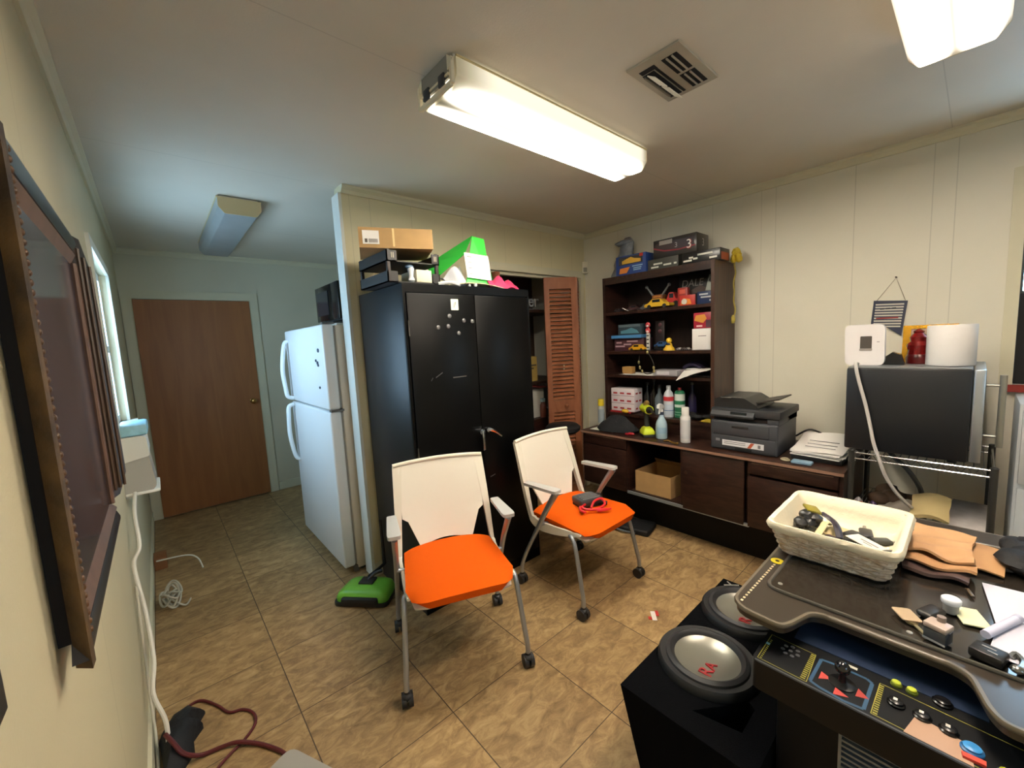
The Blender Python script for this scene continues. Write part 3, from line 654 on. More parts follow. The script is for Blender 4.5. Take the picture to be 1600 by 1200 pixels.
g = G(); g.add(*slab([(1.43, 1.99, lz+.062), (1.597, 1.975, lz+.05), (1.60, 2.0, lz+.20), (1.432, 2.015, lz+.21)], .001)); part('sheet', g, PAPER, t)
g = G()
for i, (a, b) in enumerate(((.08, .45), (.5, .95), (.1, .5), (.55, .9), (.08, .4), (.45, .9), (.1, .6))):
    z = lz+.185-i*.017; y = 2.0105-i*.00275-.0032; g.box(1.435+.155*a, 1.435+.155*b, y-.001, y, z, z+.004)
part('print', g, M('#8f8f8f', .8), t)
g = G().sheet(lambda u, v: (1.30+.15*u, 2.0+.08*v+.02*math.sin(7*u), lz+.008+.15*v*(.35+.65*u)+.018*math.sin(9*u+3*v)), 10, 8, .001); single('loose_papers', g, M('#cfd0d6', .7), 'crumpled white papers leaning beside the green binder', 'papers')
g = G().sheet(lambda u, v: (1.26+.4*u, 1.935+.14*v, lz+.004+.02*math.sin(u*PI)+.006*math.sin(5*v)), 10, 4, .003); single('manila_folder', g, M('#cfc39c', .7), 'cream folder lying under the green binder', 'folder')
g = G().sheet(lambda u, v: (1.57+.245*u, 1.955+.12*v, lz+.006+(.065+.02*math.sin(17*u))*math.sin(min(1, v*1.2)*PI*.8)*(.4+.6*math.sin(u*PI*.8+.6))+.01*math.sin(11*u+9*v)), 16, 10, .002); single('pink_bag', g, M('#cf3f6a', .35, alpha=.92), 'crumpled pink plastic bag at the edge of the black cabinet', 'plastic bag')
g = G(); g.tube([(1.20, 1.945, lz+.006), (1.27, 1.935, lz+.018), (1.33, 1.93, lz+.004)], .010, 8, 5); g.ball((1.45, 1.945, lz+.012), .012, 8); g.ball((1.41, 1.95, lz+.010), .010, 8); single('clear_tube', g, M('#bfc2c4', .2), 'clear plastic tube lying at the front edge of the cabinet top', 'tube')
# sweeper
t = thing('floor_sweeper', 'green cordless floor sweeper leaning beside the partition end', 'sweeper', (.80, 2.33, 0), math.atan2(-.241, .214))
g = G(); g.loft([fillet([(-.16, -.085), (.16, -.085), (.145, .10), (-.145, .10)], .045) and [(x*f, y*f+o, z) for x, y in fillet([(-.16, -.085), (.16, -.085), (.145, .10), (-.145, .10)], .045)] for f, o, z in ((1, 0, .022), (1.0, 0, .045), (.93, .004, .068), (.72, .01, .084), (.3, .015, .09))]); part('cover', g, M('#6fb53a', .35), t, local=True)
g = G(); g.prism(fillet([(-.168, -.095), (.168, -.095), (.15, .105), (-.15, .105)], .045), .006, .026); g.box(-.11, .11, -.105, -.07, .012, .058, .012); part('bumper', g, M('#141414', .6), t, local=True)
g = G()
for sx in (-.11, .11): g.cyl((sx-.012, .05, .012), (sx+.012, .05, .012), .012)
part('wheel', g, BLACK, t, local=True)
g = G(); g.box(-.045, .045, -.01, .06, .085, .10, .005); g.tube([(0, .03, .095), (.03, .06, .12), (.07, .075, .13)], .010, 8, 4); part('swivel', g, M('#202020', .5), t, local=True)
g = G(); g.tube([(.955, 2.405, .122), (.957, 2.43, .40)], .009, 8); g.tube([(.83, 2.36, .11), (.90, 2.385, .115), (.955, 2.405, .125)], .009, 8, 3); part('handle_pole', g, BLACK, t)
# ================================================================== CHAIRS
SHELL = M('#e3dccb', .45); ORA = M('#e05a08', .9, bump=.3, bscale=420, spec=.15); LEGM = M('#a9aeb4', .35, .75); ARMM = M('#b9b8b4', .5)
def make_chair(label, loc, rz):
    t = thing('office_chair', label, 'chair', loc, rz, 'orange and white guest chairs')
    # cushion
    NX, NY = 20, 16
    def seat(u, v):
        s = u*2-1; y = -.275+.45*v; w = .245-.028*v; x = s*w*(1-.10*max(0, .18-v)/.18*abs(s)**3)
        crown_ = .022*(1-abs(s)**2.6)
        z = .462+crown_-.020*max(0, (.22-v)/.22)**2+.006*v-.007*abs(s)**8
        if v > .94: z -= .012
        k = max(0, (abs(s)-.6)/.4)**2.2; y += .050*k*max(0, 1-v/.3)
        return (x, y-.018*(1-s*s)*(1-v)+.012*(1-s*s)*(v)*.8, z)
    g = G().sheet(seat, NX, NY, .040); part('seat_cushion', g, ORA, t, 60, True)
    # seat pan and side rails: white shell sweeping from the back to the front edge
    def seat2(u, v):
        x, y, z = seat(.04+.92*u, .06+.9*v); return (x, y, z-.047)
    g = G().sheet(seat2, 8, 8, .012); part('seat_pan', g, SHELL, t, 60, True)
    for sx in (-1, 1):
        path = [(.238, .285, .868), (.243, .245, .74), (.247, .205, .60), (.247, .175, .50), (.246, .145, .43), (.244, .09, .405), (.243, 0, .408), (.243, -.12, .425), (.236, -.205, .438)]
        wid = [.032, .034, .038, .044, .052, .055, .05, .034, .012]
        P = smooth_path([(sx*a, b, c) for a, b, c in path], 4)
        rings = []
        for i, p in enumerate(P):
            d = (P[min(i+1, len(P)-1)]-P[max(i-1, 0)]).normalized(); n = d.cross(Vector((1, 0, 0))).normalized()
            f = i/(len(P)-1)*8; k = min(int(f), 7); w = wid[k]*(1-f+k)+wid[k+1]*(f-k)
            ins = .034*max(0, 1-f/4.2)+.014     # stile is broad, the rail thin
            a = p-n*w*.5; b = p+n*w*.5
            x1 = Vector((-sx*ins, 0, 0))
            front = p+ n*(w*.18) if f < 4 else b
            back = p-n*(w*.42) if f < 4 else a
            rings.append([back, front, front+x1, back+x1])
        g = G().loft(rings); part('side_frame', g, SHELL, t, 50, True)
    # back panel: slightly dished, notched away from the stiles low down
    def zrow(v): return .868-.385*v
    def back(u, v):
        z = zrow(v); s = u*2-1
        y = .285-(.868-z)*.31
        hw = .212 if v < .66 else .212-.055*(v-.66)/.34
        if v > .66: hw = .212-.024-.055*((v-.66)/.34)
        zz = z
        y += .030*(1-s*s)*(.35+.65*min(1, v*1.3))
        zz += -.020*(s*s)*v+ .012*(1-s*s)*(1-v)
        return (s*hw, y, zz)
    g = G().sheet(back, 14, 22, .007); part('back_panel', g, M('#e6dfd0', .5), t, 60, True)
    g = G(); P = []
    for i in range(13):
        s = i/6-1; x, y, z = back((s+1)/2, 0); P.append((s*.236, y-.002-.002, z+.002))
    g.tube(P, .011, 8, 0, False); part('top_rail', g, SHELL, t, 60, True)
    for sx in (-1, 1):
        g = G(); g.tube([(sx*.235, -.135, .416), (sx*.246, -.155, .416), (sx*.250, -.178, .385), (sx*.2555, -.2, .30), (sx*.2635, -.228, .17), (sx*.268, -.240, .115), (sx*.269, -.242, .066)], .0115, 10, 5); part('leg', g, LEGM, t, 60, True)
        g = G(); P = smooth_path([(sx*.269, .232, .066), (sx*.2685, .228, .12), (sx*.2665, .19, .21), (sx*.264, .105, .36), (sx*.262, .02, .51), (sx*.264, -.055, .625), (sx*.264, -.068, .648)], 5)
        rings = []
        for i, p in enumerate(P):
            d = (P[min(i+1, len(P)-1)]-P[max(i-1, 0)]).normalized(); n = d.cross(Vector((1, 0, 0))).normalized(); f = i/(len(P)-1)
            wy = .0115 if f < .45 else .0115+.012*(f-.45)/.55; wx = .0115 if f < .45 else .0115+.004*(f-.45)/.55
            rings.append([p+n*math.cos(2*PI*k/10)*wy+Vector((1, 0, 0))*math.sin(2*PI*k/10)*wx for k in range(10)])
        g.loft(rings); part('leg', g, LEGM, t, 60, True, label='rear leg rising to carry the armrest')
        g = G(); ol = fillet([(sx*.264-.026, -.09), (sx*.264+.026, -.09), (sx*.264+.03, -.06), (sx*.264+.022, .17), (sx*.264-.022, .17), (sx*.264-.03, -.06)], .012)
        g.loft([[(x, y, z+.01*(.17-y)/.26-.004*abs(y-.04)) for x, y in ol] for z in (.640, .656)]); part('armrest', g, ARMM, t, 50, True)
        for yy in (-.242, .232):
            g = G(); X = sx*.269
            for dx in (-.014, .014): g.cyl((X+dx-.009, yy+.004, .030), (X+dx+.009, yy+.004, .030), .0295, seg=18)
            g.box(X-.005, X+.005, yy-.012, yy+.02, .03, .058, .004); g.cyl((X, yy, .05), (X, yy, .072), .012); g.ball((X, yy+.0, .050), .024, 10, (1, 1, .6)); part('caster', g, M('#232325', .5), t, 50, True)
    g = G(); g.tube([(-.235, -.135, .408), (-.1, -.13, .40), (.1, -.13, .40), (.235, -.135, .408)], .011, 8, 4); g.tube([(-.263, .06, .43), (-.1, .05, .405), (.1, .05, .405), (.263, .06, .43)], .011, 8, 4); part('crossbar', g, LEGM, t, 60, True)
    return t
ch = make_chair('orange and white chair with a battery charger on its seat', (1.82, 1.54, 0), 0)
dup(ch, (.972, 1.605, 0), -math.atan2(.374, .927), 'orange and white chair with an empty seat in front of the green sweeper', 'orange and white guest chairs')
# charger on the seat
t = thing('battery_charger', 'grey battery charger with red clamps lying on the orange chair seat', 'charger', (1.845, 1.49, .488), math.radians(-18))
g = G(); g.box(-.075, .075, -.055, .055, .012, .052, .010); part('body', g, M('#3c3d40', .45), t, local=True)
g = G()
for i in range(5): g.box(-.055, .055, -.04+i*.02-.003, -.04+i*.02+.003, .052, .055)
part('vent_rib', g, M('#77787a', .4), t, local=True)
g = G(); g.tube([(-.05, -.055, .03), (-.09, -.085, .03), (-.06, -.115, .022), (.0, -.125, .022), (.055, -.10, .03), (.05, -.07, .05), (.0, -.075, .045), (-.04, -.10, .022)], .0065, 8, 6); g.tube([(-.02, -.13, .017), (.02, -.145, .017), (.06, -.15, .017)], [.011, .009, .006], 8, 4); g.tube([(-.085, -.06, .02), (-.10, -.09, .017), (-.09, -.12, .014)], [.011, .009, .006], 8, 4); part('red_clamp_lead', g, M('#d8232a', .4), t, local=True)
g = G(); g.tube([(.07, .0, .03), (.11, .02, .02), (.135, .06, .016), (.10, .085, .016), (.07, .06, .02)], .005, 8, 6); g.tube([(.06, -.05, .02), (.09, -.075, .016)], .012, 8); g.box(-.07, .07, -.05, .05, .0, .012); part('black_lead', g, M('#151515', .5), t, local=True)
# ================================================================== CREDENZA + HUTCH
DK2 = wood('#3a231b', '#23140f', (3, 14, 3), .36)
t = thing('credenza', 'long dark walnut credenza along the panelled wall', 'credenza', (2.88, 1.27, 0))
cx0, cx1, cb, ct = 2.60, 3.17, .29, .70
g = G(); g.box(2.575, 3.178, .415, 2.125, ct, ct+.022, .003); part('worktop', g, DK2, t)
g = G(); g.box(2.5735, 2.5765, .415, 2.125, ct+.003, ct+.019); part('edge_strip', g, M('#8a6a58', .4), t)
for y in (.42, .868, 1.27, 1.685, 2.10):
    g = G(); g.box(cx0+(.02 if y in (.868,) else 0), cx1, y-.0, y+.018, cb, ct); part('upright', g, DKW, t)
g = G(); g.box(cx0+.01, cx1, .42, 2.118, cb-.002, cb+.018); part('bottom_panel', g, DKW, t)
g = G(); g.box(cx1-.01, cx1, .42, 2.118, cb+.018, ct); part('back_panel', g, DKW, t)
g = G(); g.box(2.588, 2.604, .86, 1.70, cb-.004, cb+.014); part('metal_edge', g, M('#9aa3a8', .35, .6), t)
for (a, b, z0, z1, n) in ((1.705, 2.098, .62, ct-.004, 'drawer'), (1.705, 2.098, cb+.002, .612, 'drawer'), (.44, .866, .622, ct-.004, 'drawer'), (.44, .866, cb+.002, .606, 'drawer'), (.888, 1.268, cb+.002, ct-.004, 'door')):
    g = G(); g.box(cx0-.014, cx0+.006, a, b, z0, z1, .002); d = part(n, g, DKW, t)
    if n == 'drawer' and z1 > .65:
        g = G(); g.box(cx0-.018, cx0-.012, a+.02, b-.02, z1-.008, z1-.003); part('pull', g, M('#6d4f3e', .4), d)
    if n == 'door':
        g = G().at((cx0-.014, 1.245, .545), 0, 0, -PI/2); g.lathe([(.011, 0), (.011, .003), (.006, .004), (0, .002)], seg=14); part('lock', g, M('#4b3a32', .3, .6), d)
g = G(); g.box(2.80, 3.15, .45, 2.09, 0, cb-.002); part('plinth', g, M('#0d0b0a', .8), t)
t = thing('hutch', 'tall dark walnut bookcase hutch standing on the credenza', 'bookcase', (3.0, 1.607, ct+.022))
hx0, hx1, hy0, hy1, hz = 2.83, 3.175, 1.163, 2.055, 1.945
for y in (hy0, hy1-.024):
    g = G(); g.box(hx0, hx1, y, y+.024, ct+.0225, hz); part('side_panel', g, wood('#4a3022', '#35211a', (8, 8, 1), .4) if y == hy0 else DKW, t)
HS = DK2
for z, d in ((hz, 0), (1.664, 0), (1.348, 0), (1.158, 0), (.840, .0)):
    g = G(); g.box(hx0+.004, hx1-.008, hy0+.024, hy1-.024, z-.022, z); part('shelf', g, HS, t)
g = G(); g.box(hx0+.004, hx0+.02, hy0+.024, hy1-.024, hz-.055, hz-.022); part('valance', g, DKW, t)
g = G(); g.box(hx1-.008, hx1, hy0+.024, hy1-.024, ct+.0225, hz); part('back_panel', g, wood('#2a1812', '#190e0b', (8, 8, 1), .5), t)
g = G(); g.box(hx0+.02, hx0+.03, hy0+.024, hy1-.024, ct+.0225, .818); part('apron', g, DKW, t)
# helper for boxes standing on hutch: front face at x, y range, z range
def pbox(name, lab, cat, x0, x1, y0, y1, z0, z1, mt, bev=.002, group=None):
    t = thing(name, lab, cat, ((x0+x1)/2, (y0+y1)/2, z0), 0, group)
    g = G(); g.box(x0, x1, y0, y1, z0, z1, bev); part('box_body', g, mt, t); return t
def front(t, nm, x, y0, y1, z0, z1, mt, k=1):
    g = G(); g.box(x-.0012*k, x-.0002, y0, y1, z0, z1); return part(nm, g, mt, t)
def fpoly(t, nm, x, pts, mt, k=1):
    g = G(); g.prism(pts, x-.0012*k, x-.0002, 'x'); return part(nm, g, mt, t)
VX = (0, -1, 0); VZ = (0, 0, 1)
e = .0015
# top of the hutch
g = G()
rings = []
for k in range(9):
    f = k/8; z = hz+e+.335*f; rr = .13*(1-.62*f**1.6)+.012*math.sin(k*2.1)
    cy = 2.02-.055*f
    rings.append([(3.075+.45*rr*math.cos(2*PI*i/14)*(1+random.uniform(-.1, .1)), cy-.0+.85*rr*math.sin(2*PI*i/14)*(1+random.uniform(-.12, .12)), z+(random.uniform(-.01, .01) if k else 0)) for i in range(14)])
g.loft(rings); g.ball((3.06, 2.0, hz+.30), .05, 10, (.7, 1.7, .5), .12)
single('wrapped_bundle', g, M('#7f8690', .3, var=.35, vscale=25, bump=.6, bscale=35), 'tall grey crinkled plastic-wrapped bundle on top of the hutch', 'bundle', 60)
t = pbox('toy_car_box', 'blue toy car box with an orange race car picture on top of the hutch', 'toy box', 2.885, 3.0, 1.692, 1.958, hz+e, hz+.155, M('#243f80', .4))
front(t, 'window', 2.885, 1.72, 1.93, hz+.085, hz+.145, M('#3b3a3c', .2))
fpoly(t, 'car_picture', 2.8845, [(1.90, hz+.092), (1.735, hz+.092), (1.735, hz+.115), (1.79, hz+.125), (1.82, hz+.138), (1.86, hz+.128), (1.90, hz+.115)], M('#d5a63a', .5), 2)
fpoly(t, 'orange_flash', 2.885, [(1.93, hz+.02), (1.86, hz+.02), (1.83, hz+.065), (1.92, hz+.06)], M('#cf7a30', .5))
front(t, 'red_badge', 2.885, 1.715, 1.745, hz+.13, hz+.153, M('#c23a2a', .5), 2)
g = G()
for zz, a, b in ((.062, 1.72, 1.81), (.046, 1.73, 1.80), (.032, 1.735, 1.80)): g.box(2.8835, 2.8848, a, b, hz+zz, hz+zz+.008)
part('print', g, M('#8fb0cc', .6), t)
t = pbox('model_car_box', 'low dark grey model car box between the blue box and the long black box', 'toy box', 2.905, 3.06, 1.448, 1.688, hz+e, hz+.088, M('#3d3d38', .4))
g = G()
for a, b, z in ((1.50, 1.56, .03), (1.57, 1.64, .045), (1.46, 1.48, .03), (1.60, 1.66, .022)): g.box(2.9035, 2.9048, a, b, hz+z, hz+z+.012)
part('print', g, M('#c9c9bd', .5), t)
t = pbox('model_car_box', 'long black model car box with white script at the end of the hutch top', 'toy box', 2.885, 3.04, 1.150, 1.412, hz+e, hz+.082, M('#1b1b1d', .3))
g = G()
for a, b, z in ((1.17, 1.22, .02), (1.20, 1.30, .052), (1.34, 1.40, .022), (1.30, 1.33, .03), (1.33, 1.36, .04)): g.box(2.8835, 2.8848, a, b, hz+z, hz+z+.012)
part('print', g, M('#cfcfc6', .5), t)
g = G(); g.box(2.9, 3.02, 1.1482, 1.1498, hz+.006, hz+.055); part('end_panel', g, M('#9c4a2e', .5), t)
t = thing('race_car_box', 'black race car box numbered 3 stacked highest on the hutch', 'toy box', (3.0, 1.48, hz+.09))
bz = hz+.0905
g = G(); g.box(2.92, 3.11, 1.322, 1.648, bz, bz+.132, .002); part('box_body', g, M('#2b2726', .3), t)
front(t, 'window', 2.92, 1.34, 1.63, bz+.04, bz+.108, M('#453b3c', .15))
fpoly(t, 'red_stripe', 2.9195, [(1.645, bz+.082), (1.56, bz+.052), (1.45, bz+.042), (1.33, bz+.05), (1.33, bz+.044), (1.45, bz+.034), (1.56, bz+.042), (1.645, bz+.07)], M('#8e2c3a', .4), 2)
text('3', (2.917, 1.375, bz+.06), VX, VZ, .085, M('#e8e4e0', .4), t, 'number'); text('3', (2.9175, 1.372, bz+.058), VX, VZ, .093, M('#a8262c', .4), t, 'number_outline')
text('3', (2.9178, 1.47, bz+.072), VX, VZ, .05, M('#a39d9d', .4), t, 'number'); text('3', (3.02, 1.3205, bz+.07), (1, 0, 0), VZ, .075, M('#b5adad', .4), t, 'number')
front(t, 'label', 2.92, 1.50, 1.60, bz+.092, bz+.122, M('#a09a96', .5), 2)
# yellow ribbon at the hutch's side
t = thing('yellow_ribbon', 'yellow ribbon rosette with a long tail hanging at the side of the hutch', 'ribbon', (3.05, 1.14, 1.52))
g = G()
for k in range(9):
    a = k*2*PI/9; g.ball((3.07+.012*math.cos(a), 1.118+.018*math.sin(a), 1.985+.03*math.cos(a*2)), .024, 8, (1, .8, 1), .2)
part('rosette', g, M('#c2aa2e', .5), t)
g = G().sheet(lambda u, v: (3.06+.022*u+.01*math.sin(v*9), 1.130+.004*math.sin(v*20), 1.96-.40*v), 3, 20, .002); g.ball((3.07, 1.135, 1.55), .022, 8, (1, .6, 1.3), .2); part('tail', g, M('#a8973a', .55), t)
# shelf 1 (z 1.664)
z = 1.664+e
def toy_car(name, lab, x, y, z, L, Wd, Ht, mt, rz=0, group=None, cat='toy car'):
    """body along local y"""
    t = thing(name, lab, cat, (x, y, z), rz, group)
    g = G(); h2 = L/2
    prof = fillet([(-h2, .2*Ht), (-h2, .5*Ht), (-.28*L, .58*Ht), (-.14*L, Ht), (.18*L, Ht), (.34*L, .6*Ht), (h2, .48*Ht), (h2, .2*Ht)], .08*Ht, 2)
    g.loft([[(xx, py, pz) for py, pz in prof] for xx in (-Wd/2, Wd/2)]); part('car_body', g, mt, t, local=True)
    g = G(); g.box(-Wd/2-.0008, Wd/2+.0008, -.13*L, .17*L, .64*Ht, .92*Ht); part('window', g, M('#22262a', .15), t, local=True)
    r = .22*Ht
    for yy in (-.3*L, .3*L):
        for sx in (-1, 1):
            g = G(); g.cyl((sx*(Wd/2-.004), yy, r), (sx*(Wd/2+.0015), yy, r), r, seg=12); part('wheel', g, M('#141414', .6), t, local=True)
    return t
g = G().at((2.905, 1.885, z+.012), 0, 0, 0); g.box(-.03, .03, -.03, .03, -.008, .008); o_ = single('card', G().at((2.90, 1.88, z+.012), .4, .5).box(-.022, .022, -.032, .032, 0, .003), M('#d6d2cc', .6), 'small white card leaning on the dark toys of the top inside shelf', 'card')
toy_car('toy_car', 'small black toy car at the hinge end of the top inside shelf', 2.90, 1.955, z, .07, .04, .03, M('#2a2426', .4))
toy_car('toy_car', 'dark maroon toy car behind the white card on the shelf', 2.96, 1.84, z, .13, .06, .045, M('#3a2022', .35), .2)
toy_car('toy_car', 'grey-black toy car next to the yellow sports car', 2.98, 1.755, z, .08, .055, .05, M('#2f2d2e', .35), .5)
toy_car('toy_car', 'yellow toy sports car with brown flames', 2.91, 1.602, z, .205, .075, .072, M('#c9a22c', .3))
t = thing('toy_robot_car', 'brown and orange toy truck with two raised grey arms behind the yellow car', 'toy truck', (2.99, 1.65, z))
g = G(); g.box(2.96, 3.03, 1.60, 1.69, z, z+.11, .006); part('body', g, M('#7c4a2a', .4), t)
for yy, d in ((1.61, -1), (1.68, 1)):
    g = G(); g.tube([(2.97, yy, z+.10), (2.97, yy+d*.03, z+.14), (2.97, yy+d*.055, z+.175)], [.009, .006], 8); g.ball((2.97, yy+d*.058, z+.175), .013, 8); part('arm', g, M('#6f7273', .35, .6), t)
g = G()
for zz in (.04, .065, .09): g.box(2.957, 2.961, 1.615, 1.675, z+zz, z+zz+.009)
part('stripe', g, M('#c98a3a', .4), t)
toy_car('toy_car', 'bright red toy pickup on the top inside shelf', 2.99, 1.53, z, .11, .055, .115, M('#a82a2a', .35), 0)
t = pbox('toy_pack', 'orange and red blister pack leaning beside the black lettered box', 'toy pack', 2.90, 2.915, 1.325, 1.438, z, z+.075, M('#b3322a', .4))
fpoly(t, 'orange_flame', 2.90, [(1.43, z+.01), (1.35, z+.01), (1.36, z+.045), (1.41, z+.055)], M('#d9822f', .5)); g = G().at((2.897, 1.40, z+.03), 0, 0, -PI/2); g.lathe([(.02, 0), (.02, .004), (.012, .006), (0, .006)], seg=14); part('wheel_picture', g, M('#c9c4b8', .4), t)
t = pbox('red_toy', 'scarlet toy tractor cab above the orange pack', 'toy', 2.935, 2.98, 1.395, 1.47, z, z+.135, M('#8f2b28', .4), .006)
front(t, 'grille', 2.935, 1.41, 1.455, z+.09, z+.12, M('#c65a4a', .4))
t = pbox('black_toy_box', 'black toy car box lettered in grey at the back of the top inside shelf', 'toy box', 3.02, 3.12, 1.215, 1.50, z, z+.235, M('#131315', .4))
text('DALE', (3.018, 1.40, z+.165), VX, VZ, .072, M('#75716f', .4), t, 'lettering', shear=.15, width=.16)
fpoly(t, 'car_picture', 3.02, [(1.44, z+.09), (1.27, z+.09), (1.29, z+.12), (1.34, z+.145), (1.40, z+.12)], M('#4a3b36', .5))
t = pbox('card_back_box', 'grey and blue carded toy box at the hutch side panel', 'toy box', 2.935, 2.99, 1.192, 1.325, z, z+.09, M('#26365f', .4))
g = G(); g.add(*slab([(2.955, 1.275, z+.095), (2.955, 1.195, z+.09), (2.985, 1.192, z+.20), (2.985, 1.262, z+.205)], .004)); part('backing_card', g, M('#8b8f88', .5), t)
g = G(); g.ball((2.948, 1.232, z+.165), .017, 10, (.3, 1, 1)); part('emblem', g, M('#23262a', .5), t)
g = G()
for a, b, zz in ((1.20, 1.24, .02), (1.22, 1.30, .045), (1.25, 1.31, .065)): g.box(2.9335, 2.9348, a, b, z+zz, z+zz+.011)
part('print', g, M('#c2c6ce', .5), t)
# shelf 2 (z 1.348)
z = 1.348+e
t = pbox('toy_track_box', 'maroon toy box with pale print under the blue tray', 'toy box', 2.93, 3.06, 1.745, 2.02, z, z+.10, M('#4a2a33', .45))
g = G()
for a, b, zz in ((1.92, 2.01, .03), (1.86, 1.93, .045), (1.95, 2.0, .06), (1.80, 1.9, .07)): g.box(2.9285, 2.9298, a, b, z+zz, z+zz+.012)
part('print', g, M('#b79aa0', .5), t)
t = pbox('blue_tray', 'light blue plastic toy tray on top of the maroon box', 'tray', 2.895, 3.05, 1.755, 2.03, z+.1015, z+.128, M('#4a83b8', .35), .005)
t = pbox('blister_car_pack', 'clear blister pack with a teal toy car on the blue tray', 'toy pack', 2.92, 2.99, 1.76, 1.975, z+.1295, z+.215, M('#39454d', .2))
fpoly(t, 'car_picture', 2.92, [(1.95, z+.14), (1.78, z+.14), (1.80, z+.165), (1.85, z+.185), (1.90, z+.17), (1.95, z+.162)], M('#4f7f8e', .4)); front(t, 'header_card', 2.92, 1.77, 1.97, z+.192, z+.212, M('#56646c', .5))
toy_car('toy_car', 'yellow toy car in front of the maroon box', 2.885, 1.768, z, .14, .06, .05, M('#d09c22', .3))
t = thing('traffic_light_toy', 'red and white starting-light tower toy in the middle of the bookcase', 'toy', (2.90, 1.69, z))
g = G(); g.box(2.89, 2.905, 1.677, 1.70, z, z+.135); part('post', g, M('#c9c6c0', .5), t)
g = G()
for k in range(4): g.box(2.8885, 2.8898, 1.679, 1.698, z+.02+k*.03, z+.03+k*.03)
part('band', g, M('#2a2a2c', .5), t)
g = G()
for zz in (.155, .197): g.ball((2.897, 1.69, z+zz), .022, 12, (.5, 1, 1))
part('lamp', g, M('#c23f46', .4), t)
g = G()
for zz in (.148, .19): g.ball((2.892, 1.69, z+zz), .014, 10, (.6, 1, .7))
part('lamp_shine', g, M('#dfc9c6', .4), t)
g = G(); g.box(2.885, 2.91, 1.665, 1.712, z, z+.006); part('base', g, M('#1d1d1f', .5), t)
t = pbox('dark_pack', 'dark toy pack with two maroon discs behind the tower toy', 'toy pack', 2.99, 3.0, 1.605, 1.68, z, z+.225, M('#1f1719', .5))
g = G()
for zz in (.145, .195): g.ball((2.989, 1.64, z+zz), .016, 10, (.3, 1, 1))
part('disc', g, M('#57343a', .5), t)
toy_car('toy_car', 'blue toy car beside the yellow figure', 2.95, 1.60, z+.02, .115, .05, .045, M('#2f4f7c', .35)); g = G(); g.box(2.92, 2.98, 1.545, 1.655, z, z+.0195, .002); single('black_stand', g, BLACK, 'small black display stand under the blue toy car', 'stand')
t = thing('yellow_figure', 'little yellow toy figure sitting on the bookcase shelf', 'toy figure', (2.885, 1.512, z))
g = G(); g.lathe([(.042, 0), (.04, .012), (.024, .03), (.02, .05), (.012, .056)], (2.885, 1.512, z), 16); part('body', g, M('#cda52a', .5), t)
g = G(); g.ball((2.885, 1.512, z+.072), .021, 12); part('head', g, M('#d9b22e', .5), t)
g = G(); g.ball((2.868, 1.512, z+.045), .012, 8, (.6, 1.6, .8)); part('vest', g, M('#1f2a3c', .5), t)
for k, (yy, c, lb) in enumerate(((1.425, '#b9b3b0', 'silver'), (1.395, '#4a4444', 'charcoal'), (1.362, '#8a8483', 'grey'))):
    toy_car('tiny_toy_car', 'tiny %s toy car in the row before the white box' % lb, 2.868, yy, z, .026, .04, .018, M(c, .35), 0, 'tiny toy cars')
t = pbox('white_box', 'white glossy box with a thin printed line on the bookcase shelf', 'box', 2.872, 3.0, 1.19, 1.333, z, z+.148, M('#dcdad8', .4))
g = G(); g.box(2.8705, 2.8718, 1.235, 1.29, z+.095, z+.099); part('print', g, M('#3a3a3c', .6), t)
t = pbox('red_toy_box', 'red and purple toy box stacked on the white box', 'toy box', 2.88, 2.99, 1.192, 1.326, z+.1495, z+.258, M('#9c2438', .4))
fpoly(t, 'yellow_picture', 2.88, [(1.32, z+.205), (1.26, z+.185), (1.235, z+.215), (1.25, z+.245), (1.31, z+.24)], M('#c98a36', .5)); front(t, 'dark_picture', 2.88, 1.195, 1.24, z+.155, z+.205, M('#4a3140', .5)); front(t, 'print', 2.88, 1.265, 1.305, z+.16, z+.172, M('#d7b8b4', .5))
# shelf 3 (z 1.158)
z = 1.158+e
g = G(); g.box(2.90, 2.96, 1.845, 1.93, z+.003, z+.058, .002); single('tan_box', g, M('#a07a44', .7), 'small tan cardboard box on white sheets in the bookcase', 'box')
g = G().sheet(lambda u, v: (2.836+.2*v, 1.62+.30*u, z+.0005+.0015*math.sin(3*u)), 8, 3, .001); single('paper_sheet', g, PAPER, 'white papers lying flat under the small tan box', 'paper')
t = pbox('video_cassette_case', 'flat grey case lying on the middle bookcase shelf', 'case', 2.86, 3.0, 1.44, 1.632, z, z+.042, M('#9a989c', .4), .004)
front(t, 'label', 2.86, 1.50, 1.60, z+.008, z+.034, M('#c0bfc4', .4))
t = pbox('grey_pack', 'mottled grey and rose pack beside the flat grey case', 'pack', 2.90, 3.04, 1.355, 1.435, z, z+.046, M('#8f8288', .5, var=.4, vscale=40), .004)
g = G().sheet(lambda u, v: (2.95+.12*v, 1.31+.12*u, z+.045+.025*math.sin(u*PI)+.01*math.sin(8*v)), 8, 5, .02); single('purple_cloth', g, M('#2c2542', .7), 'dark purple cloth item at the back of the bookcase shelf', 'cloth')
g = G(); g.box(2.85, 3.10, 1.20, 1.335, z, z+.012); single('black_tray', g, M('#151517', .4), 'thin black tray under the curled white sheet', 'tray')
g = G().sheet(lambda u, v: (2.775+.27*v, 1.19+.215*u, z+.052-.075*(u**1.3)*max(0, 1-1.7*v)+.004*math.sin(5*v)), 10, 6, .001); single('curled_paper', g, PAPER, 'curled white sheet of paper sticking out over the shelf edge', 'paper')
t = thing('key_lanyard', 'cord with metal clips hanging over the two upper bookcase shelves', 'lanyard', (2.86, 1.68, z))
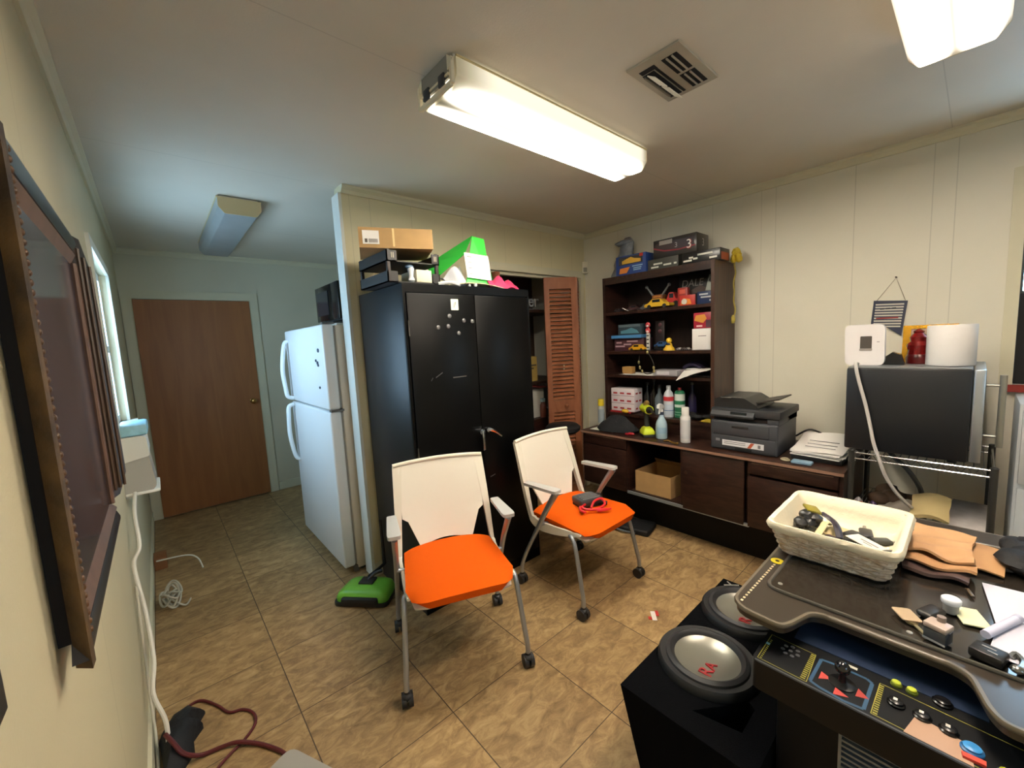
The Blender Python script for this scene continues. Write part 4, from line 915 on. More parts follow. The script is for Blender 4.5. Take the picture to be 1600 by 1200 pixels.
g = G(); g.tube([(2.87, 1.752, z+.155), (2.86, 1.75, z+.10), (2.855, 1.738, z+.055), (2.86, 1.715, z+.025), (2.862, 1.68, z+.01), (2.86, 1.64, z+.02), (2.855, 1.617, z+.04), (2.85, 1.62, z+.09), (2.836, 1.64, z+.15), (2.822, 1.655, z+.18), (2.826, 1.66, z+.2)], .004, 6, 5); part('cord', g, M('#2c2822', .6), t)
g = G()
for p in ((2.858, 1.75, z+.10), (2.852, 1.738, z+.06), (2.855, 1.72, z+.03), (2.85, 1.619, z+.06), (2.824, 1.655, z+.18), (2.852, 1.617, z+.035)): g.ball(p, .009, 8, (1, 1, 1.6))
part('bead', g, M('#a89d6c', .3, .5), t)
# bottom shelf (z .84)
z = .84+e
t = thing('light_bulb_carton', 'white carton stack with red print at the end of the lowest bookcase shelf', 'carton', (2.93, 1.93, z), math.radians(0))
g = G(); g.box(2.865, 2.985, 1.80, 2.02, z+.012, z+.20, .002); part('carton_body', g, M('#d6cdd2', .5), t)
g = G()
for r in range(3):
    for k in range(3): g.box(2.8635, 2.8648, 1.83+k*.065, 1.868+k*.065, z+.03+r*.062, z+.044+r*.062)
    for k in range(2): g.box(2.885+k*.05, 2.915+k*.05, 1.7985, 1.7998, z+.03+r*.062, z+.044+r*.062)
part('print', g, M('#a5343a', .5), t)
g = G()
for r in (1, 2): g.box(2.863, 2.8648, 1.80, 2.02, z+.014+r*.0625, z+.017+r*.0625)
part('seam', g, M('#7d7076', .6), t)
g = G(); g.box(2.855, 2.99, 1.83, 2.025, z, z+.011); single('red_tray', g, M('#a3262c', .4), 'flat red plastic tray beneath the white carton stack', 'tray')
g = G(); g.ball((2.845, 1.875, z+.018), .025, 10, (.7, 1.4, .7)); single('yellow_cap_toy', g, M('#c99f22', .45), 'small yellow plastic piece in front of the white carton stack', 'plastic piece')
def bottle(name, lab, cat, x, y, z, prof, mt, capprof=None, capm=None, label=None, extra=None, seg=20, group=None):
    t = thing(name, lab, cat, (x, y, z), 0, group)
    g = G(); g.lathe(prof, seg=seg); part('body', g, mt, t, 50, True)
    if capprof: g = G(); g.lathe(capprof, seg=seg); part('cap', g, capm, t, 50, True)
    for (r, z0, z1, lm, nm) in (label or ()):
        g = G(); g.lathe([(r-.001, z0), (r, z0+.0005), (r, z1-.0005), (r-.001, z1)], seg=seg); part(nm, g, lm, t, 50, True)
    return t
bottle('shampoo_bottle', 'tall white plastic bottle with a red and blue label', 'bottle', 2.905, 1.53, z, [(.036, 0), (.038, .008), (.038, .155), (.03, .185), (.016, .205), (.014, .21)], M('#c6ccd3', .35), [(.016, .21), (.016, .238), (.012, .24)], M('#c9ced4', .4), [(.0385, .125, .158, M('#b3343c', .4), 'red_label'), (.0386, .02, .10, M('#b9c5d4', .4), 'label'), (.0388, .05, .056, M('#4a6a9a', .4), 'blue_band')])
bottle('detergent_bottle', 'green and white oil can style bottle beside the tall white bottle', 'bottle', 2.93, 1.455, z, [(.036, 0), (.037, .006), (.037, .185), (.03, .20), (.014, .206)], M('#1f6a4a', .35), [(.014, .206), (.014, .226), (.0, .227)], M('#8a2a34', .4), [(.0375, .08, .18, M('#c9d2cc', .4), 'white_label'), (.0378, .10, .13, M('#23744f', .4), 'green_band'), (.0378, .02, .026, M('#7da68f', .4), 'ring'), (.0378, .04, .046, M('#7da68f', .4), 'ring')])
bottle('grey_bottle', 'clear grey bottle behind the spray bottle', 'bottle', 2.96, 1.635, z, [(.034, 0), (.036, .01), (.036, .13), (.014, .17), (.012, .21)], M('#5f6a70', .15, alpha=.9), [(.014, .21), (.014, .235), (0, .236)], M('#2b2b2e', .5))
for k, (yy, hh, cc, lb) in enumerate(((1.775, .22, '#1c1b1c', 'black bottle with a long neck beside the white carton stack'), (1.715, .25, '#211c18', 'very dark brown bottle at the back of the lowest shelf'), (1.40, .24, '#2a2748', 'indigo bottle behind the green bottle'))):
    bottle('dark_bottle', lb, 'bottle', 3.02, yy, z, [(.03, 0), (.031, .01), (.031, hh*.6), (.012, hh*.78), (.011, hh)], M(cc, .25), [(.013, hh), (.013, hh+.02), (0, hh+.021)], M('#39332c', .5))
g = G()
for k in range(5): g.ball((2.93+.04*math.sin(k*2), 1.24+.035*k, z+.018+.006*math.cos(k*3)), .036, 10, (1, 1.1, .5), .15)
single('black_rag', g, M('#121214', .85), 'heap of black rags by the side panel on the lowest shelf', 'rag')
g = G().sheet(lambda u, v: (2.842+.05*v, 1.19+.075*u, z+.004+.014*math.sin(u*PI)*v), 6, 3, .003); single('yellow_wrapper', g, M('#b5a03a', .5), 'yellow wrapper at the front edge of the lowest shelf next to the printer', 'wrapper')
# credenza top (z .722)
z = ct+.022+e
bottle('spray_can', 'slim can with a bright yellow cap at the far end of the credenza', 'spray can', 2.775, 2.062, z+.004, [(.026, 0), (.027, .004), (.027, .158), (.02, .172)], M('#a7a89f', .35), [(.025, .172), (.026, .177), (.025, .222), (.02, .228)], M('#d1b71e', .4), [(.0275, .03, .145, M('#8f9aa0', .4), 'label')])
g = G().sheet(lambda u, v: (2.63+.22*v, 1.85+.22*u, z+.001+.002*math.sin(4*u)), 6, 4, .002); single('notepad', g, M('#cfd2c4', .7), 'pale notepad lying at the far end of the credenza under the black cloth', 'notepad')
g = G()
rings = []
for k, (f, zz) in enumerate(((1, 0.001), (1.02, .02), (.8, .055), (.5, .09), (.15, .10))):
    rings.append([(2.71+.09*f*math.cos(a)*(1+.18*math.sin(3*a+k)), 1.86+.17*f*math.sin(a)*(1+.12*math.cos(5*a+k)), z+.004+zz*(1+(.25*math.sin(4*a+k) if k else 0))) for a in [i*2*PI/22 for i in range(22)]])
g.loft(rings); single('black_towel', g, M('#14161b', .85, bump=.5, bscale=60), 'crumpled black cloth heaped on the credenza in front of the white carton', 'cloth', 60)
g = G(); g.ball((2.64, 1.69, z+.012), .02, 10, (.8, 1.5, .6)); g.box(2.63, 2.66, 1.70, 1.74, z, z+.012, .003); single('red_clip', g, M('#a5202a', .4), 'small red plastic clip on the credenza beside the drill', 'clip')
# cordless drill
YG = M('#c2d12a', .4); DG = M('#2c2e2a', .5)
t = thing('cordless_drill', 'yellow-green cordless drill standing on its battery on the credenza', 'drill', (2.69, 1.588, z), math.radians(50))
g = G(); g.box(-.055, .05, -.045, .045, 0, .022, .006); part('battery', g, DG, t, local=True)
g = G(); g.loft([fillet([(-.052, -.043), (.048, -.043), (.048, .043), (-.052, .043)], .015) and [(x*f, y*f, zz) for x, y in fillet([(-.052, -.043), (.048, -.043), (.048, .043), (-.052, .043)], .015)] for f, zz in ((1, .022), (1, .04), (.7, .066), (.4, .075))]); part('base', g, YG, t, local=True)
g = G(); g.tube([(0, 0, .06), (.004, 0, .10), (.01, 0, .15), (.012, 0, .18)], [.019, .018, .02, .024], 10, 4); part('grip', g, DG, t, local=True)
g = G(); g.cyl((-.055, 0, .205), (.06, 0, .205), .032, .034, 16); g.cyl((.06, 0, .205), (.068, 0, .205), .034, .022, 16); part('motor_housing', g, YG, t, local=True)
g = G(); g.cyl((-.055, 0, .205), (-.075, 0, .205), .027, .022, 14); g.cyl((-.075, 0, .205), (-.115, 0, .205), .02, .012, 14); part('chuck', g, M('#3a3630', .4, .5), t, local=True)
g = G(); g.tube([(.012, 0, .235), (0, 0, .25), (-.01, 0, .262)], [.022, .012], 10); part('top_marker', g, M('#7a6230', .5), t, local=True)
# spray bottle
bt = bottle('spray_bottle', 'clear spray bottle with pale blue liquid and white trigger', 'spray bottle', 2.70, 1.478, z, [(.038, 0), (.041, .006), (.041, .10), (.034, .125), (.02, .15), (.014, .175)], M('#9fb9c4', .2), [(.017, .172), (.017, .192), (.013, .194)], M('#20304a', .4), [(.0415, .04, .085, M('#86a8bd', .4), 'label')])
g = G(); g.cyl((0, 0, .194), (0, 0, .215), .013); g.prism(fillet([(-.045, .222), (.03, .215), (.03, .232), (-.01, .255), (-.045, .248)], .006), -.011, .011, 'y'); g.prism([(-.022, .222), (-.012, .218), (-.026, .185), (-.034, .182)], -.006, .006, 'y'); g.X = Matrix.Rotation(math.radians(-60), 4, 'Z'); part('trigger_head', g, M('#dfe2e2', .4), bt, 50, True)
bottle('aerosol_can', 'tall white aerosol can with a white cap on the credenza', 'aerosol can', 2.69, 1.297, z, [(.031, 0), (.033, .004), (.033, .175), (.026, .188)], M('#d6d4d2', .3), [(.024, .186), (.0245, .19), (.0245, .24), (.022, .244)], M('#dedcd8', .4), [(.0335, .03, .16, M('#c6c8ca', .4), 'label')])
g = G(); g.cyl((2.60, 1.32, z+.006), (2.61, 1.355, z+.006), .006); g.ball((2.6, 1.31, z+.008), .009, 8); g.tube([(2.63, 1.37, z+.004), (2.65, 1.40, z+.004), (2.62, 1.42, z+.004)], .005, 6, 3); single('key_ring', g, M('#9c7b3c', .3, .8), 'few brass keys lying in front of the white aerosol can', 'keys')
# printer
PB = M('#2a2c30', .45); PM = M('#3a3d43', .45); PT = M('#1d1f21', .4)
t = thing('printer', 'dark grey multifunction laser printer on the credenza', 'printer', (2.87, .93, ct+.022))
px0, px1, py0, py1 = 2.655, 3.03, .735, 1.115
z = ct+.022+.001
g = G(); g.box(px0+.004, px1, py0, py1, z, z+.19, .012, 3); part('body', g, PM, t)
g = G(); g.box(px0, px0+.012, py0+.012, py1-.012, z+.012, z+.095, .005); d = part('paper_drawer', g, PM, t)
g = G(); g.box(px0-.002, px0+.004, .87, .965, z+.012, z+.03, .002); part('drawer_grip', g, PT, d)
g = G(); g.box(px0-.0014, px0+.002, .805, 1.04, z+.033, z+.068); lb = part('white_label', g, M('#d9d9dc', .5), d)
g = G(); g.add([(px0-.002, .895, z+.034), (px0-.002, .875, z+.034), (px0-.002, .855, z+.067), (px0-.002, .875, z+.067)], [(0, 1, 2, 3)]); part('orange_stripe', g, M('#b9593a', .5), lb)
g = G()
for zz in (.056, .045): g.box(px0-.0022, px0-.0015, .905, 1.03, z+zz, z+zz+.004)
g.box(px0-.0022, px0-.0015, .822, .837, z+.04, z+.06); part('print', g, M('#77777c', .6), lb)
g = G(); g.box(px0-.002, px0+.002, 1.055, 1.08, z+.055, z+.072, .001); part('badge', g, M('#77797d', .5), d)
text('brother', (px0+.002, .925, z+.123), VX, VZ, .02, M('#b9bbbd', .4), t, 'maker_name', width=.062)
g = G(); g.box(px0-.001, px0+.008, py0+.045, py1-.02, z+.10, z+.178, .004); part('front_cover', g, PM, t)
g = G(); g.box(px0-.004, px0+.006, .89, .985, z+.148, z+.165, .003); part('latch', g, PT, t)
g = G(); g.box(px0+.03, px1-.02, py0+.06, py1-.012, z+.19, z+.222); part('output_slot', g, M('#08080a', .7), t)
g = G(); g.box(px0+.02, px1, py0+.0, py0+.06, z+.185, z+.224, .004); g.box(px0+.2, px1, py0, py1, z+.185, z+.224); part('riser', g, PM, t)
g = G(); g.box(px0+.01, px1+.01, py0-.01, py1+.0, z+.222, z+.268, .008); part('scanner_lid', g, PB, t)
g = G(); g.loft([[(x, y, zz) for x, zz in fillet([(px0-.012, z+.214), (px0-.012, z+.228), (px0+.02, z+.262), (px0+.05, z+.262), (px0+.05, z+.214)], .004)] for y in (.86, py1-.005)]); part('control_panel', g, PB, t)
g = G(); g.box(px0-.008, px0+.0, .90, .99, z+.236, z+.25); part('display', g, M('#0e1f24', .2), t)
g = G(); g.loft([[(x, y, zz) for y, zz in fillet([(py1-.01, z+.266), (py1-.01, z+.318), (py1-.04, z+.332), (.93, z+.332), (.86, z+.29), (.85, z+.266)], .008)] for x in (px0+.04, px1-.03)]); part('document_feeder', g, PT, t)
g = G(); g.add(*slab([(px0+.09, .93, z+.292), (px0+.09, .755, z+.335), (px1-.05, .755, z+.335), (px1-.05, .93, z+.292)], -.008)); part('feeder_tray', g, M('#332f2b', .5), t)
g = G(); g.box(px0+.02, px0+.035, 1.0, 1.06, z+.3325, z+.3335); g.box(px0+.05, px0+.06, .95, 1.03, z+.3325, z+.3335); part('print', g, M('#8b8b88', .5), t)
# papers right of the printer
t = thing('paper_stack', 'stack of white printed papers on the credenza beside the printer', 'papers', (2.85, .55, ct+.023))
g = G(); g.box(2.70, 3.0, .445, .68, ct+.0235, ct+.05, .003); part('black_tray', g, M('#18191b', .4), t)
g = G()
for k in range(4): g.at((2.85+random.uniform(-.012, .012), .555+random.uniform(-.01, .01), ct+.0505+k*.006), random.uniform(-.12, .12)); g.box(-.15, .15, -.115, .115, 0, .005)
part('sheets', g, PAPER, t)
g = G().sheet(lambda u, v: (2.70+.32*v, .445+.24*u, ct+.078+.05*v*v+.004*math.sin(6*u)), 6, 8, .001); top_ = part('top_sheet', g, PAPER, t)
g = G()
for k in range(3): g.box(2.78+k*.05, 2.786+k*.05, .49, .63, ct+.0835+.05*((.08+.05*k)/.32)**2+.0015, ct+.0845+.05*((.09+.05*k)/.32)**2+.0015)
part('print', g, M('#77757a', .7), top_)
g = G(); g.box(2.60, 2.655, .56, .655, ct+.0235, ct+.04, .006); single('blue_card_holder', g, M('#7f9db5', .35, var=.3, vscale=30), 'small pale blue case at the edge of the credenza before the papers', 'case')
g = G(); g.tube([(2.62, .69, ct+.03), (2.64, .71, ct+.03), (2.66, .69, ct+.03), (2.63, .67, ct+.03)], .006, 6, 4, True); single('cable_tie', g, M('#a69c80', .5), 'little beige loop of cable beside the printer foot', 'cable')
g = G(); g.tube([(3.0, .73, ct+.09), (3.0, .66, ct+.14), (3.02, .60, ct+.12)], .006, 6, 5); single('power_cable', g, BLACK, 'short black cord arching behind the papers next to the printer', 'cord')
# cardboard box in the kneehole
t = thing('cardboard_box', 'open brown cardboard box in the kneehole of the credenza', 'box', (2.78, 1.5, cb+.018), math.radians(0))
bx = [(2.63, 1.655), (2.63, 1.375), (2.92, 1.345), (2.93, 1.65)]
g = G(); z = cb+.0185
for i in range(4):
    a = Vector((*bx[i], 0)); b = Vector((*bx[(i+1) % 4], 0)); n = (b-a).cross(Vector((0, 0, 1))).normalized()*-.004
    g.add([(a.x, a.y, z), (b.x, b.y, z), (b.x, b.y, z+.155), (a.x, a.y, z+.155), (a.x+n.x, a.y+n.y, z), (b.x+n.x, b.y+n.y, z), (b.x+n.x, b.y+n.y, z+.155), (a.x+n.x, a.y+n.y, z+.155)], [(0, 1, 2, 3), (5, 4, 7, 6), (0, 4, 5, 1), (1, 5, 6, 2), (2, 6, 7, 3), (3, 7, 4, 0)])
g.add([(*p, z+.001) for p in bx]+[(*p, z+.004) for p in bx], [(0, 1, 2, 3), (4, 5, 6, 7)]); part('body', g, CARD, t)
g = G(); g.add(*slab([(2.925, 1.645, z+.155), (2.915, 1.35, z+.155), (2.86, 1.36, z+.20), (2.87, 1.63, z+.20)], .004)); part('flap', g, M('#8a6a44', .8), t)
# black bag on the floor, black stool
g = G().at((2.62, 1.70, 0), math.radians(12)); g.box(-.10, .10, -.17, .17, .001, .045, .015, 3); t_ = single('laptop_bag', g, M('#0f1013', .7, bump=.3, bscale=50), 'flat black bag lying on the floor in front of the credenza kneehole', 'bag', 60)
g = G(); g.tube([(2.505, 1.80, .02), (2.50, 1.70, .02), (2.525, 1.60, .02)], .007, 6, 4); part('zip', g, M('#5c6470', .4), t_, label='grey zip edge')
t = thing('task_stool', 'black padded stool between the louvered door and the credenza', 'stool', (2.50, 2.25, 0))
g = G(); g.lathe([(.0, .70), (.12, .70), (.145, .72), (.145, .745), (.12, .765), (0, .768)], (2.50, 2.25, 0), 24); part('seat', g, M('#0e0e10', .6), t)
g = G(); g.cyl((2.50, 2.25, .05), (2.50, 2.25, .70), .022); part('post', g, M('#2b2b2d', .4, .6), t)
for k in range(5):
    a = k*2*PI/5+.3; g = G(); g.tube([(2.50, 2.25, .09), (2.50+.12*math.cos(a), 2.25+.12*math.sin(a), .06), (2.50+.2*math.cos(a), 2.25+.2*math.sin(a), .022)], .02, 8, 3); part('leg', g, BLACK, t)
# scrap on the floor
g = G().at((1.829, 1.057, .001), .7); g.box(-.035, .035, -.012, .012, 0, .002); o_ = single('paper_scrap', g, M('#e0d8d4', .6), 'small white and red scrap of wrapper on the floor tiles', 'scrap')
g = G().at((1.829, 1.057, .001), .7); g.box(.0, .04, -.028, -.012, 0, .003); g.box(-.03, -.01, .012, .03, 0, .003); part('red_part', g, M('#c23a34', .5), o_)
# ================================================================== WIRE RACK AND WHAT IT HOLDS
t = thing('wire_rack', 'chrome wire rack with dark posts along the panelled wall', 'rack', (2.85, .16, 0))
rx0, rx1, ry0, ry1 = 2.60, 3.08, -.075, .392
DP = M('#4a4a48', .35, .7)
for xx in (rx0, rx1):
    for yy in (ry0, ry1):
        g = G(); g.cyl((xx, yy, 0), (xx, yy, .845), .0125, seg=12); g.cyl((xx, yy, .845), (xx, yy, .85), .014, .008); part('post', g, DP, t)
for zz in (.835, .515):
    g = G()
    for xx in (rx0, rx1):
        for dz in (0, -.03): g.tube([(xx, ry0, zz+dz), (xx, ry1, zz+dz)], .0035, 6)
        P = [(xx, ry0+(ry1-ry0)*k/24, zz-(.03 if k % 2 else 0)) for k in range(25)]; g.tube(P, .002, 5)
    for yy in (ry0, ry1):
        for dz in (0, -.03): g.tube([(rx0, yy, zz+dz), (rx1, yy, zz+dz)], .0035, 6)
    for k in range(1, 16): y = ry0+(ry1-ry0)*k/16; g.tube([(rx0, y, zz), (rx1, y, zz)], .002, 5)
    part('shelf', g, CHROME, t)
az0, az1 = .853, 1.262
t = thing('compact_oven', 'black boxy appliance with a stainless door and bar handle on the wire rack', 'appliance', (2.84, .2, .839))
g = G(); g.box(2.60, 3.08, .002, .425, az0, az1, .008); part('body', g, M('#14171c', .38, bump=.05, bscale=120), t)
g = G(); g.box(2.60, 3.08, -.034, .0, az0+.004, az1, .006); dd = part('door', g, M('#b4bcc4', .3, .85), t)
g = G(); g.cyl((2.66, -.082, .925), (2.66, -.082, 1.235), .011, seg=14)
for zz in (.97, 1.19): g.cyl((2.66, -.08, zz), (2.66, -.03, zz), .006, seg=10)
part('handle', g, M('#a9a9a2', .3, .85), dd)
g = G()
for yy in (.05, .37):
    for xx in (2.64, 3.04): g.cyl((xx, yy, .8395), (xx, yy, az0+.004), .016)
part('foot', g, BLACK, t)
g = G(); g.box(2.604, 3.076, .006, .42, az1, az1+.004); part('top_trim', g, M('#8d9296', .4, .4), t)
tz = az1+.0055
t = thing('wifi_router', 'white rounded-square device with a small dark screen on the black appliance', 'router', (2.72, .375, tz))
g = G(); g.prism(fillet([(.297, tz), (.45, tz), (.455, tz+.205), (.30, tz+.205)], .028, 6), 2.70, 2.74, 'x'); part('body', g, M('#d5d2d2', .4), t)
g = G(); g.prism(fillet([(.347, tz+.078), (.392, tz+.078), (.392, tz+.146), (.347, tz+.146)], .004), 2.698, 2.7005, 'x'); sc_ = part('screen', g, M('#4a4643', .2), t)
g = G(); g.prism(fillet([(.345, tz+.073), (.394, tz+.073), (.394, tz+.085), (.345, tz+.085)], .004), 2.697, 2.7, 'x'); part('screen_rim', g, M('#8f8a85', .3), t)
g = G(); g.box(2.6985, 2.7, .318, .328, tz+.115, tz+.119); part('badge', g, M('#8d8a8a', .4), t)
g = G(); g.prism([(.315, tz), (.23, tz), (.245, tz+.05), (.275, tz+.062), (.30, tz+.04)], 2.75, 2.80, 'x'); single('black_gadget', g, M('#0c0c0e', .4), 'small black plastic gadget between the white device and the gold frame', 'gadget')
t = thing('gold_picture_frame', 'small gold picture frame standing crooked behind the red ornament', 'picture frame', (2.93, .17, tz))
GO = M('#c9982e', .25, .8, bump=.1, bscale=90)
g = G().at((2.90, .255, tz), 0, 0, math.radians(8)); L_ = .165
g.box(0, .012, -.03, 0, 0, .19); g.box(0, .012, -.165, -.03, .172, .19); g.box(0, .012, -.195, -.165, 0, .19); g.box(0, .012, -.165, -.03, 0, .018)
part('frame', g, GO, t)
g = G().at((2.90, .255, tz), 0, 0, math.radians(8)); g.box(.006, .010, -.165, -.03, .018, .172); part('picture', g, M('#c2a79a', .5, var=.4, vscale=20), t)
RG = M('#7c1414', .25, var=.5, vscale=40)
t = thing('red_ornament', 'dark red carved figurine in front of the gold frame', 'figurine', (2.86, .19, tz))
g = G(); g.lathe([(.05, 0), (.052, .03), (.046, .045)], (2.86, .185, tz), 16); part('base', g, M('#5a0f10', .3, var=.3), t)
g = G(); g.lathe([(.04, .044), (.036, .07), (.042, .09), (.03, .11), (.034, .13), (.018, .15), (.022, .158), (.004, .172)], (2.86, .192, tz), 14); g.ball((2.855, .215, tz+.085), .02, 8, (1, 1, 1.3), .1); g.ball((2.855, .165, tz+.10), .018, 8, (1, 1, 1.3), .1); part('figure', g, RG, t)
t = thing('paper_towel_roll', 'thick white paper towel roll standing on the black appliance', 'paper roll', (2.76, .078, tz))
g = G(); g.lathe([(.018, .001), (.079, .001), (.081, .004), (.081, .182), (.079, .185), (.018, .185)], (2.76, .078, tz), 36); part('paper', g, M('#d3d1cf', .9, bump=.1, bscale=60), t, 50)
g = G(); g.lathe([(.0175, .0), (.0175, .186)], (2.76, .078, tz), 18); part('core', g, CARD, t)
g = G(); g.tube([(2.72, .40, tz+.004), (2.66, .395, tz+.012), (2.595, .39, tz+.008), (2.588, .375, 1.20), (2.588, .345, 1.08), (2.588, .325, .98), (2.585, .31, .90), (2.578, .285, .82), (2.585, .26, .74), (2.60, .225, .67), (2.63, .19, .615), (2.66, .17, .585)], .0075, 8, 6); single('power_cable', g, M('#bdbab6', .5), 'light grey cable hanging down the front of the black appliance', 'cable')
g = G(); g.tube([(2.95, .30, .80), (2.93, .27, .76), (2.92, .21, .70), (2.93, .165, .62), (2.94, .15, .56)], .011, 8, 6); single('dark_cable', g, M('#4d4f50', .5), 'dark grey cable behind the light one under the rack shelf', 'cable')
lz0 = .5195
g = G()
for k, (y, x, zz, r) in enumerate(((.30, 2.80, .035, .05), (.25, 2.83, .04, .055), (.205, 2.87, .03, .045), (.28, 2.9, .045, .05))): g.ball((x, y, lz0+zz), r, 12, (1, 1, zz/r), .12)
single('brown_bag', g, M('#4a3420', .7, var=.4, vscale=15), 'crumpled dark brown bag on the lower rack shelf', 'bag', 60)
for k, (y, x, c, sx, lb) in enumerate(((.355, 2.66, '#a52a2e', .03, 'red'), (.375, 2.72, '#c9c3c4', .035, 'white'), (.335, 2.62, '#7d8a2c', .03, 'olive green'), (.315, 2.70, '#4a3560', .03, 'purple'))):
    g = G().at((x, y, lz0), .3*k); g.sheet(lambda u, v: ((u-.5)*2*sx, (v-.5)*.05, .004+.045*math.sin(u*PI)*math.sin(v*PI)), 8, 6, .003); single('snack_packet', g, M(c, .35, var=.3, vscale=40), 'small %s snack packet at the credenza end of the lower rack shelf' % lb, 'packet', 60)
g = G().sheet(lambda u, v: (2.62+.16*v, .12+.18*u, lz0+.006+.05*v*math.sin(u*PI)+.012*math.sin(9*u+5*v)), 10, 8, .004); single('grey_cloth', g, M('#8b8378', .85, var=.25), 'grey crumpled cloth on the lower rack shelf under the hanging cable', 'cloth', 60)
g = G().sheet(lambda u, v: (2.62+.16*v, .05+.12*u, lz0+.03+.06*v+.010*math.sin(4*u)+.006*math.sin(7*v+3*u)), 10, 8, .018); single('beige_pouch', g, M('#b3a171', .8, bump=.2), 'beige fabric pouch lying on the lower rack shelf', 'pouch', 60)
g = G().at((2.80, -.0, lz0+.001), math.radians(-4)); g.box(-.19, .24, -.075, .06, 0, .028, .003); t_ = single('white_board_stack', g, M('#b3adaa', .75, var=.15, vscale=30), 'flat whitish boards stacked near the post on the lower rack shelf', 'boards')
# filing cabinet beside the rack
t = thing('filing_cabinet', 'pale filing cabinet beyond the rack under the shaded window', 'filing cabinet', (2.97, -.36, 0))
FC = M('#c5ccd0', .45)
g = G(); g.box(2.78, 3.15, -.60, -.135, 0, 1.10, .005); part('body', g, FC, t)
for k in range(3):
    g = G(); g.box(2.765, 2.78, -.59, -.145, .05+k*.35, .38+k*.35, .004); d = part('drawer', g, FC, t)
    g = G(); g.box(2.760, 2.766, -.33, -.18, .26+k*.35, .30+k*.35); part('label_holder', g, M('#55555a', .4), d)
    g = G(); g.tube([(2.766, -.17, .125+k*.35), (2.74, -.17, .125+k*.35), (2.74, -.38, .125+k*.35), (2.766, -.38, .125+k*.35)], .006, 6); part('handle', g, M('#77777a', .3, .7), d)
# pennant on the wall
t = thing('wall_pennant', 'small navy and white striped wall sign hanging from a string', 'sign', (3.18, .34, 1.4))
g = G(); PX = 3.178
ol = [(.408, 1.605), (.265, 1.592), (.284, 1.397), (.345, 1.447), (.417, 1.470)]
g.prism(ol, PX, PX+.008, 'x'); part('board', g, M('#2b3147', .6), t)
g = G()
for k in range(9):
    z = 1.585-k*.0155; yl = .398+(1.60-z)*.06; yr = .278+(1.59-z)*.09
    if z < 1.475: yl = min(yl, .417-(1.475-z)*1.25)
    g.add([(PX-.001, yl, z), (PX-.001, yr, z-.006), (PX-.001, yr, z-.0145), (PX-.001, yl, z-.0085)], [(0, 1, 2, 3)])
part('stripe', g, M('#c2c0b6', .6), t)
g = G()
for yy in (.37, .345, .32): g.box(PX-.002, PX-.0012, yy-.009, yy+.009, 1.551, 1.559)
part('print', g, M('#1d2030', .6), t)
g = G(); g.box(PX-.002, PX-.0012, .30, .395, 1.497, 1.506); part('red_print', g, M('#8a3434', .6), t)
g = G(); g.tube([(PX+.002, .395, 1.603), (PX+.002, .317, 1.724), (PX+.002, .275, 1.595)], .0018, 5); part('string', g, M('#8f8672', .7), t)
g = G(); g.cyl((3.16, .317, 1.726), (3.19, .317, 1.726), .004); part('nail', g, M('#39352f', .4, .7), t)
# ================================================================== ARCADE TABLE
AD = M('#241d18', .3, var=.2, vscale=6, spec=.6); AB = M('#07090d', .45, spec=.3)
t = thing('arcade_table', 'black cocktail arcade table with a joystick control deck at its near end', 'arcade table', (1.62, .117, 0))
TZ = .72
out = [(2.15, .42), (1.148, .425), (1.140, .300), (1.165, .286), (1.245, .262), (1.262, .235), (1.262, .0), (1.245, -.028), (1.16, -.052), (1.132, -.07), (1.142, -.19), (2.15, -.186)]
rad = [.03, .06, .05, .03, .03, .03, .03, .03, .03, .05, .06, .03]
PLY = fillet(out, rad, 5)
g = G(); g.prism(PLY, TZ-.028, TZ, 'z'); part('tabletop', g, M('#38312a', .28, spec=.6), t, 30)
g = G(); g.tube([(x, y, TZ-.006) for x, y in PLY], .007, 6, 0, True); part('edge_moulding', g, M('#6b6355', .35), t, 60)
g = G(); g.prism(fillet([(2.02, .375), (1.287, .378), (1.287, -.145), (2.02, -.145)], .035, 5), TZ, TZ+.0035, 'z'); part('glass_top', g, M('#2c2722', .12, spec=.7), t, 30)
g = G(); g.tube([(x, y, TZ+.003) for x, y in fillet([(2.02, .375), (1.287, .378), (1.287, -.145), (2.02, -.145)], .035, 5)], .0055, 6, 0, True); part('glass_rim', g, M('#57534c', .3), t, 60)
g = G()
for p in ((1.325, .352), (1.315, .075)): g.lathe([(.006, .003), (.006, .0055), (0, .006)], (p[0], p[1], TZ), 12)
part('screw', g, M('#c9c6bd', .3, .6), t)
# sticker and dotted print along the side edge
g = G()
for k in range(17): g.box(1.172+k*.0160, 1.180+k*.0160, .402-.0004*k, .408-.0004*k, TZ, TZ+.0008)
part('dotted_line', g, M('#d8c7a4', .6), t)
g = G(); g.lathe([(.019, 0), (.019, .001), (0, .0012)], (1.462, .398, TZ), 18); part('yellow_sticker', g, M('#d6c22a', .5), t)
g = G(); g.lathe([(.006, .0012), (.006, .0018), (0, .0018)], (1.462, .398, TZ), 10); part('sticker_dot', g, M('#2a2a1a', .5), t)
